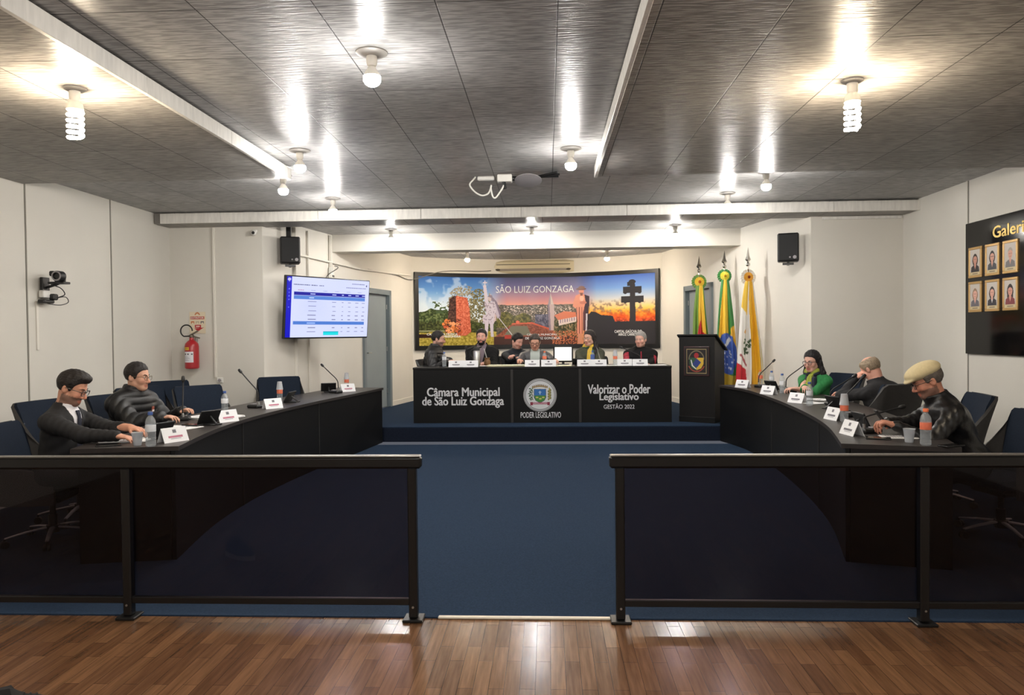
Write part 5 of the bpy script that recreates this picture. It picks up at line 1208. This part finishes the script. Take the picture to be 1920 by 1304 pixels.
    allp = np.array([H+A3(.2, .2, .22), H-.2, *[k_ for a_ in arms for k_ in a_], arms[0][2]+.17, arms[0][2]-.17, arms[1][2]+.17, arms[1][2]-.17, *knee, *ank, pel-.25, pel+.25, A3(-.2, .65, 0), S[0]-.14, S[1]+.14, ank[0]-.12])
    lo, hi = allp.min(0)-.06, allp.max(0)+.06
    skin = np.array(skin, float)
    def paint(P):
        q = q_(P); c = np.tile(skin, (len(P), 1)); m = np.stack([np.abs(q[:, 0]), q[:, 1], q[:, 2]], -1)
        lip = np.minimum(rc(m, (0, .086, -.067), (.018, .079, -.069), .008), rc(m, (0, .084, -.077), (.016, .078, -.075), .009)) < .002
        c[lip] = skin*(.9, .76, .74) if not fem else skin*(.88, .66, .66)
        ck = np.exp(-(((m-A3(.042, .07, -.03))**2).sum(-1))/.0006)+np.exp(-(((m-A3(0, .11, -.035))**2).sum(-1))/.0004); c *= 1-np.clip(ck, 0, 1)[:, None]*np.array((.0, .08, .09))
        if beard == 'stubble': b_ = (q[:, 2] < -.045)&(q[:, 1] > -.03)&(ln(q) < .2)&~lip; c[b_] = c[b_]*.45+np.array((74., 62., 58.))*.55
        return c
    field_obj('body', f_body, lo, hi, vox, M_skin, t, paint)
    hm = mat('hair %d %d %d' % hairc, hairc, .55, spec=.35, var=.4, vscale=120, stretch=(1, .2, .5), bump=.6, bscale=160)
    # ---- hair
    def zl(y): return np.interp(y, [-.12, -.06, -.03, -.012, .0, .02, .034, .06, .1], [-.08, -.066, -.05, -.03, -.03, -.026, .03, .06, .07])
    def f_hair(p):
        q = q_(p); m = np.stack([np.abs(q[:, 0]), q[:, 1], q[:, 2]], -1); th_ = .010
        wob = .0025*np.sin(q[:, 0]*160+q[:, 2]*60)*np.sin(q[:, 1]*130)
        if hair == 'none': d = np.full(len(p), 1., np.float32)
        else:
            sh = el(q, (0, -.0125, .033), (.0765, .0965, .0905))-np.interp(q[:, 2]-zl(q[:, 1]), [0, .025, .07], [.0012, .006, th_ if hair != 'long' else .014])
            if hair in ('quiff', 'full'): sh = smin(sh, el(q, (0, .03 if hair == 'quiff' else .0, .098), (.06, .07, .034)), .03)
            d = smax(sh+wob, -(q[:, 2]-zl(q[:, 1]))*.75, .006)
            if hair == 'bald': d = smax(d, -(el(q, (.0, -.03, .135), (.066, .085, .082))), .01)
            d = smax(d, q[:, 2]-.055, .004) if hairtop else d
            if hair == 'long':
                for a, b, r1, r2 in (((.07, -.03, .03), (.098, -.03, -.14), .03, .034), ((.098, -.03, -.14), (.10, .035, -.30), .034, .024), ((.0, -.085, .0), (.03, -.10, -.26), .05, .055)): d = smin(d, rc(m, a, b, r1, r2)+wob*2, .03)
                d = smax(d, -el(q, (0, .1, -.03), (.058, .075, .098)), .012)
        for s in (1,):
            d = np.minimum(d, np.minimum(rc(m, (.015, .0885, .021), (.035, .083, .026), .0042), rc(m, (.035, .083, .026), (.05, .068, .02), .0036)))
        if beard == 'full':
            bd = smin(el(q, (0, .018, -.046), (.066, .079, .083)), rc(m, (0, .066, -.1), (.016, .06, -.098), .026), .03)
            bd = smax(bd+wob, q[:, 2]-np.interp(q[:, 1], [-.02, .03, .06, .1], [.0, -.04, -.058, -.052]), .01); bd = smax(bd, -(q[:, 1]+.02), .01)
            bd = smax(bd, -rc(m, (0, .098, -.072), (.014, .09, -.073), .013), .004); d = np.minimum(d, bd)
        if beard == 'moustache': d = np.minimum(d, rc(m, (0, .094, -.055), (.024, .082, -.064), .006, .004))
        return d
    hl = H-.2; hh = H+.24
    if hair == 'long': hl = H-A3(.22, .22, .48)
    field_obj('hair', f_hair, hl, hh, vox*.75, hm, t)
    M3 = Matrix([list(map(float, r)) for r in Rh]); Hv = Vector(map(float, H)); hp = lambda v: M3 @ Vector(v) + Hv
    if eyes:
        b = MB()
        for s in (-1, 1):
            b.ball(hp((s*.031, .0715, .002)), .0117, 14, 0, M3); b.ball(hp((s*.031-.0, .0802, .002)), (.0052, .0036, .0052), 10, 1, M3)
        b.build('eyes', M_eye, t, smooth=180)
    if glasses:
        b = MB(); gm = M_gl if glasses == 'dark' else M_gl2; rr_ = .0024 if glasses == 'dark' else .0016; rw, rh = .025, .0195
        for s in (-1, 1):
            pts = [hp((s*.033+rw*math.copysign(abs(math.cos(a_))**.7, math.cos(a_)), .1-.004*abs(math.cos(a_)), -.002+rh*math.copysign(abs(math.sin(a_))**.7, math.sin(a_)))) for a_ in np.linspace(0, 2*PI, 25)]
            b.tube(pts, rr_, 6, caps=False); b.tube([hp((s*.058, .096, .006)), hp((s*.078, .04, .006)), hp((s*.083, -.012, .004))], rr_, 6)
        b.tube([hp((-.009, .1, .004)), hp((0, .104, .007)), hp((.009, .1, .004))], rr_, 6); g_ = b.build('spectacles', gm, t)
        l_ = MB()
        for s in (-1, 1): l_.add([hp((s*.033+rw*math.cos(a_), .0985, -.002+rh*math.sin(a_))) for a_ in np.linspace(0, 2*PI, 17)[:-1]], [tuple(range(16))])
        l_.build('lenses', M_lens, g_, smooth=0)
    # ---- clothes
    def quilt(p):
        h = ((p-pel)@T)[:, 2]; return .012*np.sqrt(np.abs(np.sin(h*PI/.062))) if puff else .0042*np.sin(p[:, 0]*25+p[:, 2]*38)*np.sin(p[:, 1]*30-p[:, 2]*27+1)
    def aq(p, i):
        s_, e_, w_ = arms[i]; u = (w_-s_)/np.linalg.norm(w_-s_); h = (p-s_)@u; return .012*np.sqrt(np.abs(np.sin(h*PI/.065))) if puff else .0038*np.sin(h*75+p[:, 0]*40)*np.sin(h*29+p[:, 1]*35)
    def f_jacket(p, g=.012):
        g = g+(.014 if puff else 0)
        d = torso(p, g)-quilt(p)
        for i in (0, 1): d = smin(d, f_arm(p, i, g, .0)-aq(p, i), .025)
        q = (p-pel)@T
        d = smax(d, -(q[:, 2]+.1), .02)
        if collarh:
            c = smax(smax(rc(p, nb-up*.05, nb+up*collarh+Fd*.012, .083), -rc(p, nb-up*.06, nb+up*(collarh+.05)+Fd*.014, .064), .004), -((q[:, 2]-L0*1.0)+.06), .004)
            d = smin(d, smax(c, (q[:, 2]-(L0+collarh)), .006), .012)
        d = smax(d, -rc(p, nb-up*.05, nb+up*.2+hup*.02, .06 if fem else .064), .004)
        if neck in ('v', 'open'):          # opening down the front
            wv = np.clip((q[:, 2]-(L0*(.45 if neck == 'v' else .1)))/(L0*.55), 0, 1)*(.075 if neck == 'v' else .05)+(0 if neck == 'v' else .022)
            cut = np.maximum(np.abs(q[:, 0])-wv, -(q[:, 1]-.02)); cut = np.where(q[:, 2] < L0*(.45 if neck == 'v' else -.2), .1, cut); d = smax(d, -cut, .006)
        return d
    clothm = clothm or M_black_cl
    jm = clothm if isinstance(clothm, (list, tuple)) else [clothm]
    field_obj('jacket' if cloth == 'jacket' else cloth, f_jacket, np.minimum(lo, lo), hi, vox*1.15, jm, t, None, (lambda C: paintsel(C, pel, T, arms, L0)) if paintsel else None)
    if shirt:
        def f_shirt(p):
            d = torso(p, .004); q = (p-pel)@T
            c = smax(rc(p, nb-up*.04, nb+up*.035+Fd*.01, .071), -rc(p, nb-up*.06, nb+up*.1+Fd*.012, .061), .003); c = smax(c, q[:, 2]-(L0+.035), .004)
            d = smin(d, c, .008); d = smax(d, -rc(p, nb-up*.02, nb+up*.2, .06), .003); return smax(d, -(q[:, 2]-L0*.1), .01)
        field_obj('shirt', f_shirt, np.minimum(pel, nb)-.3, np.maximum(pel, nb)+.3, vox*1.15, shirt, t)
    field_obj('trousers', lambda p: smax(smin(legs(p, .012, False), el((p-pel)@T, (0, 0, .0), (.17*fat+.004, .13, .12)), .05), -(p[:, 2]-.1), .005), lo, hi, max(vox, .009)*1.3, M_trous, t)
    field_obj('shoes', lambda p: smax(np.minimum(*[rc(p, ank[i]+A3(0, -.02, -.045), ank[i]+A3(0, .15, -.06), .05, .038) for i in (0, 1)]), -(p[:, 2]-.012), .004), np.minimum(ank[0], ank[1])-.16, np.maximum(ank[0], ank[1])+.3, .012, M_shoe, t)
    env = dict(t=t, H=H, Rh=Rh, nb=nb, pel=pel, T=T, up=up, Fd=Fd, X=X, L0=L0, arms=arms, vox=vox, q_=q_, torso=torso, f_arm=f_arm, hp=hp, S=S, hg=hg, M3=M3)
    for e in extra: e(env)
    return t
# ---- extras
def ex_tie(col):
    def g(E):
        def f(p):
            q = (p-E['pel'])@E['T']; L0 = E['L0']; d = np.abs(E['torso'](p, .012))-.004; w_ = np.interp(q[:, 2], [L0*.3, L0*.9, L0*.96], [.04, .022, .026]); d = smax(d, np.abs(q[:, 0])-w_, .003); d = smax(d, -(q[:, 1]-.02), .004); return smax(smax(d, q[:, 2]-L0*.99, .004), -(q[:, 2]-L0*.3), .004)
        field_obj('knitted_vest', f, np.minimum(E['pel'], E['nb'])-.25, np.maximum(E['pel'], E['nb'])+.25, E['vox'], mat('navy knit', col, .85), E['t'])
    return g
def ex_badge(E):
    v = E['pel']+E['T']@A3(-.06, .172, E['L0']*.72); M = Matrix([list(map(float, r)) for r in E['T']])
    b = MB(); b.box(Vector(map(float, v)), (.028, .006, .05), b=.002, R=M, m=0); b.box(Vector(map(float, v))+M @ Vector((0, .0035, -.012)), (.024, .003, .016), R=M, m=1); b.build('chest_badge', [mat('badge red', (150, 80, 64), .6), M_lab], E['t'])
def ex_cap(E):
    def f(p):
        q = E['q_'](p)
        d = smin(el(q, (0, -.012, .075), (.097, .113, .062)), el(q, (0, .05, .068), (.085, .075, .042)), .03)
        d = smax(d, -el(q, (0, -.012, .02), (.074, .094, .075)), .004); d = smin(d, smax(el(q, (0, .085, .05), (.07, .06, .02), rot('X', -.25)), -el(q, (0, .0, .02), (.07, .086, .07)), .004), .012)
        return d+.0012*np.abs(np.sin(np.arctan2(q[:, 0], q[:, 1]+.01)*4))
    field_obj('flat_cap', f, E['H']-.2, E['H']+.25, E['vox']*.75, mat('beige cap cloth', (206, 190, 150), .85, var=.06, vscale=60, bump=.15, bscale=300), E['t'])
    b = MB(); b.ball(E['hp']((0, -.012, .134)), (.009, .009, .005), 10); b.build('cap_button', mat('beige cap cloth', (206, 190, 150)), E['t'])
def ex_scarf(cols):
    def g(E):
        nb, up, Fd, X = E['nb'], E['up'], E['Fd'], E['X']
        def ring(p, r, t_, tilt, z):
            q = (p-(nb+up*z))@E['T']; q = q@rot('X', tilt); w_ = .008*np.sin(np.arctan2(q[:, 0], q[:, 1])*7+q[:, 2]*40); return np.sqrt((np.hypot(q[:, 0], q[:, 1]*1.05)-r)**2+(q[:, 2]*.75)**2)-t_-w_
        def fy(p):
            d = ring(p, .085, .028, .45, -.0); a = nb+Fd*.11-up*.03-X*.015
            return smin(d, np.minimum(rc(p, a, a+Fd*.075-up*.2+X*.01, .034, .04), rc(p, a+Fd*.075-up*.2+X*.01, a+Fd*.08-up*.42+X*.02, .04, .045))+.006*np.sin(((p-nb)@X)*190), .02)
        def fg(p):
            d = ring(p, .1, .022, .6, -.035); a = nb+Fd*.11-up*.05-X*.06
            return smin(d, rc(p, a, a+Fd*.06-up*.24-X*.02, .03, .036)+.005*np.sin(((p-nb)@X)*190), .02)
        for n_, f, c in (('scarf', fy, cols[0]), ('scarf', fg, cols[1])): field_obj(n_, f, nb-.5, nb+.3, E['vox'], mat('scarf %d %d %d' % c, c, .85, var=.12, vscale=40), E['t'])
    return g
def ex_trim(col):
    def g(E):
        def f(p):
            q = (p-E['pel'])@E['T']; L0 = E['L0']; d = np.abs(E['torso'](p, .02))-.005; d = smax(d, np.abs(q[:, 0])-.009, .002); d = smax(d, -(q[:, 1]-.02), .004); return smax(smax(d, q[:, 2]-L0*.93, .004), -(q[:, 2]-L0*.15), .004)
        field_obj('front_band', f, np.minimum(E['pel'], E['nb'])-.25, np.maximum(E['pel'], E['nb'])+.25, E['vox']*.8, mat('red band', col, .8), E['t'])
    return g
def ex_phone(E):
    w_, f, s_, dn = E['hg'][1]; m_ = (E['hg'][0][0]+E['hg'][1][0])/2
    return

M_suit = mat('black suit cloth', (23, 22, 24), .75, var=.12, vscale=30, bump=.2, bscale=350); M_puffm = mat('black quilted nylon', (17, 16, 18), .5, spec=.5, var=.1, vscale=20)
M_shirtw = mat('white shirt cotton', (222, 220, 224), .7); M_leath = mat('black leather jacket', (17, 16, 17), .38, spec=.5, var=.15, vscale=14, bump=.4, bscale=22)
M_green = mat('bright green cardigan', (36, 120, 62), .8, var=.1, vscale=40, bump=.3, bscale=120); M_navyd = mat('navy blouse', (30, 32, 48), .75); M_char = mat('charcoal wool coat', (32, 31, 33), .85, var=.18, vscale=50, bump=.3, bscale=200)
M_grey = mat('grey leather jacket', (72, 71, 74), .5, var=.18, vscale=14, bump=.35, bscale=24); M_shirtb = mat('pale green shirt', (170, 178, 172), .7); M_olive = mat('olive wool coat', (66, 68, 54), .85, var=.15, vscale=40); M_navy2 = mat('dark navy pullover', (30, 34, 42), .85, var=.1, vscale=30)
M_redp = mat('red patterned wool', (150, 34, 52), .85, var=.5, vscale=18); M_greysh = mat('grey shirt', (120, 112, 108), .75)
NV, FV = .0065, .0085
person('bearded man in black suit and dark-rimmed glasses reading at the near left desk', (-3.415, 5.17, 1.142), -84, .0, [(-3.0, 5.24, .835), (-2.99, 5.0, .815)], lean=.16, headpitch=24, headyaw=2, skin=(206, 150, 124), hair='quiff', hairc=(34, 29, 27), beard='stubble',
       neck='v', clothm=M_suit, shirt=M_shirtw, glasses='dark', extra=(ex_tie((30, 32, 48)),), vox=NV, eyes=False, curl=.5, collarh=.02)
person('short-haired man in black quilted jacket and thin glasses at the left desk', (-3.575, 6.3, 1.157), -104, .0, [(-3.26, 6.44, .83), (-3.27, 6.1, .82)], lean=.12, headpitch=6, headyaw=14, skin=(204, 156, 132), hair='short', hairc=(38, 33, 31), puff=1, clothm=M_puffm, glasses='thin', extra=(ex_badge,), fat=1.02, vox=NV, collarh=.07)
person('long-haired woman in bright green cardigan at the right desk', (3.06, 8.75, 1.141), 128, .0, [(2.8, 8.5, .84), (2.85, 8.36, .85)], lean=.12, headpitch=10, headyaw=0, skin=(214, 168, 150), hair='long', hairc=(26, 22, 24), fem=True, clothm=M_green, neck='open', shirt=M_navyd, glasses='dark', vox=.0075, extra=(ex_scarf(((150, 160, 60), (40, 44, 60))),), collarh=.01, curl=.9)
person('balding man in dark coat resting his head on his hand at the right desk', (3.28, 7.7, 1.1), 28, .0, [(3.13, 7.72, 1.0), (3.08, 8.02, .83)], lean=.34, side=-.1, headpitch=36, headyaw=6, headroll=-6, skin=(214, 158, 138), hair='bald', hairc=(150, 132, 110), clothm=M_char, fat=1.25, vox=.007, eyes=False, poles=((-1, .3, -1.2), None), collarh=.05, curl=1.3)
person('man in beige flat cap and black leather jacket looking at his phone', (2.66, 5.34, 1.138), 82, .0, [(2.36, 5.14, .845), (2.37, 5.29, .85)], lean=.42, headpitch=24, headyaw=-2, skin=(196, 136, 112), hair='short', hairc=(96, 88, 82), hairtop=True, beard='stubble', clothm=M_leath, fat=1.15, glasses='dark', extra=(ex_cap,), vox=NV, eyes=False, collarh=.06, curl=1.1, shirt=M_greysh)
t = thing('phone', 'black phone held up by the man in beige cap', 'phone', (2.29, 5.2, .845), math.radians(82)); R = Matrix.Rotation(math.radians(-35), 3, 'X'); MB().box((0, .0, .04), (.075, .01, .15), b=.003, R=R).build('body', M_blk, t); MB().box(Vector((0, 0, .04))+R @ Vector((0, -.0055, 0)), (.069, .001, .142), R=R).build('display', M_glass, t)
# head table
def hp3(u, v, y):
    d = fw + cr*((u-960)/FPX) - cu*((v-652)/FPX); k = y/d.y; return (d.x*k, y, 1.5+d.z*k)
person('man in black quilted jacket seen in profile at the left end of the head table', hp3(822, 636, 11.42), -96, DZ, [hp3(842, 677, 11.15), hp3(838, 680, 11.0)], lean=.14, headpitch=8, headyaw=6, skin=(204, 158, 140), hair='short', hairc=(30, 27, 26), beard='stubble', puff=1, clothm=M_puffm, glasses='thin', vox=FV, fat=1.1, eyes=False, collarh=.06)
person('bearded man in black coat facing the room behind the thermos', hp3(903, 632, 11.6), 180, DZ, [hp3(912, 681, 11.2), hp3(897, 682, 11.2)], lean=.08, headpitch=2, headyaw=-4, skin=(210, 160, 144), hair='short', hairc=(26, 22, 22), beard='full', clothm=M_black_cl, fat=1.45, neck='v', shirt=mat('mauve shirt', (110, 96, 104), .75), vox=FV, collarh=.05)
person('young man in dark pullover leaning over behind the others', hp3(970, 640, 12.0), 196, DZ, [hp3(962, 668, 11.6), hp3(972, 672, 11.5)], lean=.3, headpitch=22, headyaw=30, skin=(210, 160, 144), hair='full', hairc=(30, 27, 26), clothm=M_navy2, vox=FV, eyes=False, collarh=.03, seat=.46)
person('man in grey leather jacket and glasses reading at the middle of the head table', hp3(1003, 642, 11.6), 180, DZ, [hp3(1043, 677, 11.15), hp3(974, 676, 11.15)], lean=.14, headpitch=18, headyaw=0, skin=(204, 154, 132), hair='short', hairc=(62, 54, 50), clothm=M_grey, neck='open', shirt=M_shirtb, glasses='dark', fat=1.3, vox=FV, eyes=False, collarh=.04)
person('woman with long dark hair and yellow scarf at the head table', hp3(1105, 635, 11.6), 170, DZ, [hp3(1112, 680, 11.2), hp3(1093, 678, 11.15)], lean=.1, headpitch=2, headyaw=-28, skin=(212, 166, 146), hair='long', hairc=(40, 34, 34), fem=True, clothm=M_olive, glasses='thin', vox=FV, fat=1.4, extra=(ex_scarf(((222, 184, 70), (44, 78, 60))),), collarh=.02)
person('grey-haired man in black and red wool at the right end of the head table', hp3(1201, 637, 11.6), 178, DZ, [hp3(1216, 684, 11.2), hp3(1182, 684, 11.2)], lean=.08, headpitch=4, headyaw=-26, skin=(212, 164, 146), hair='short', hairc=(150, 146, 142), clothm=[M_black_cl, M_redp], shirt=M_greysh, fat=1.45, vox=FV, extra=(ex_trim((150, 30, 50)),), collarh=.02,
       paintsel=lambda C, pel, T, arms, L0: np.any([((C-a[0])@((a[1]-a[0])/np.linalg.norm(a[1]-a[0])) > .13)&(np.abs((C-pel)@T[:, 0]) > .19) for a in arms], 0))
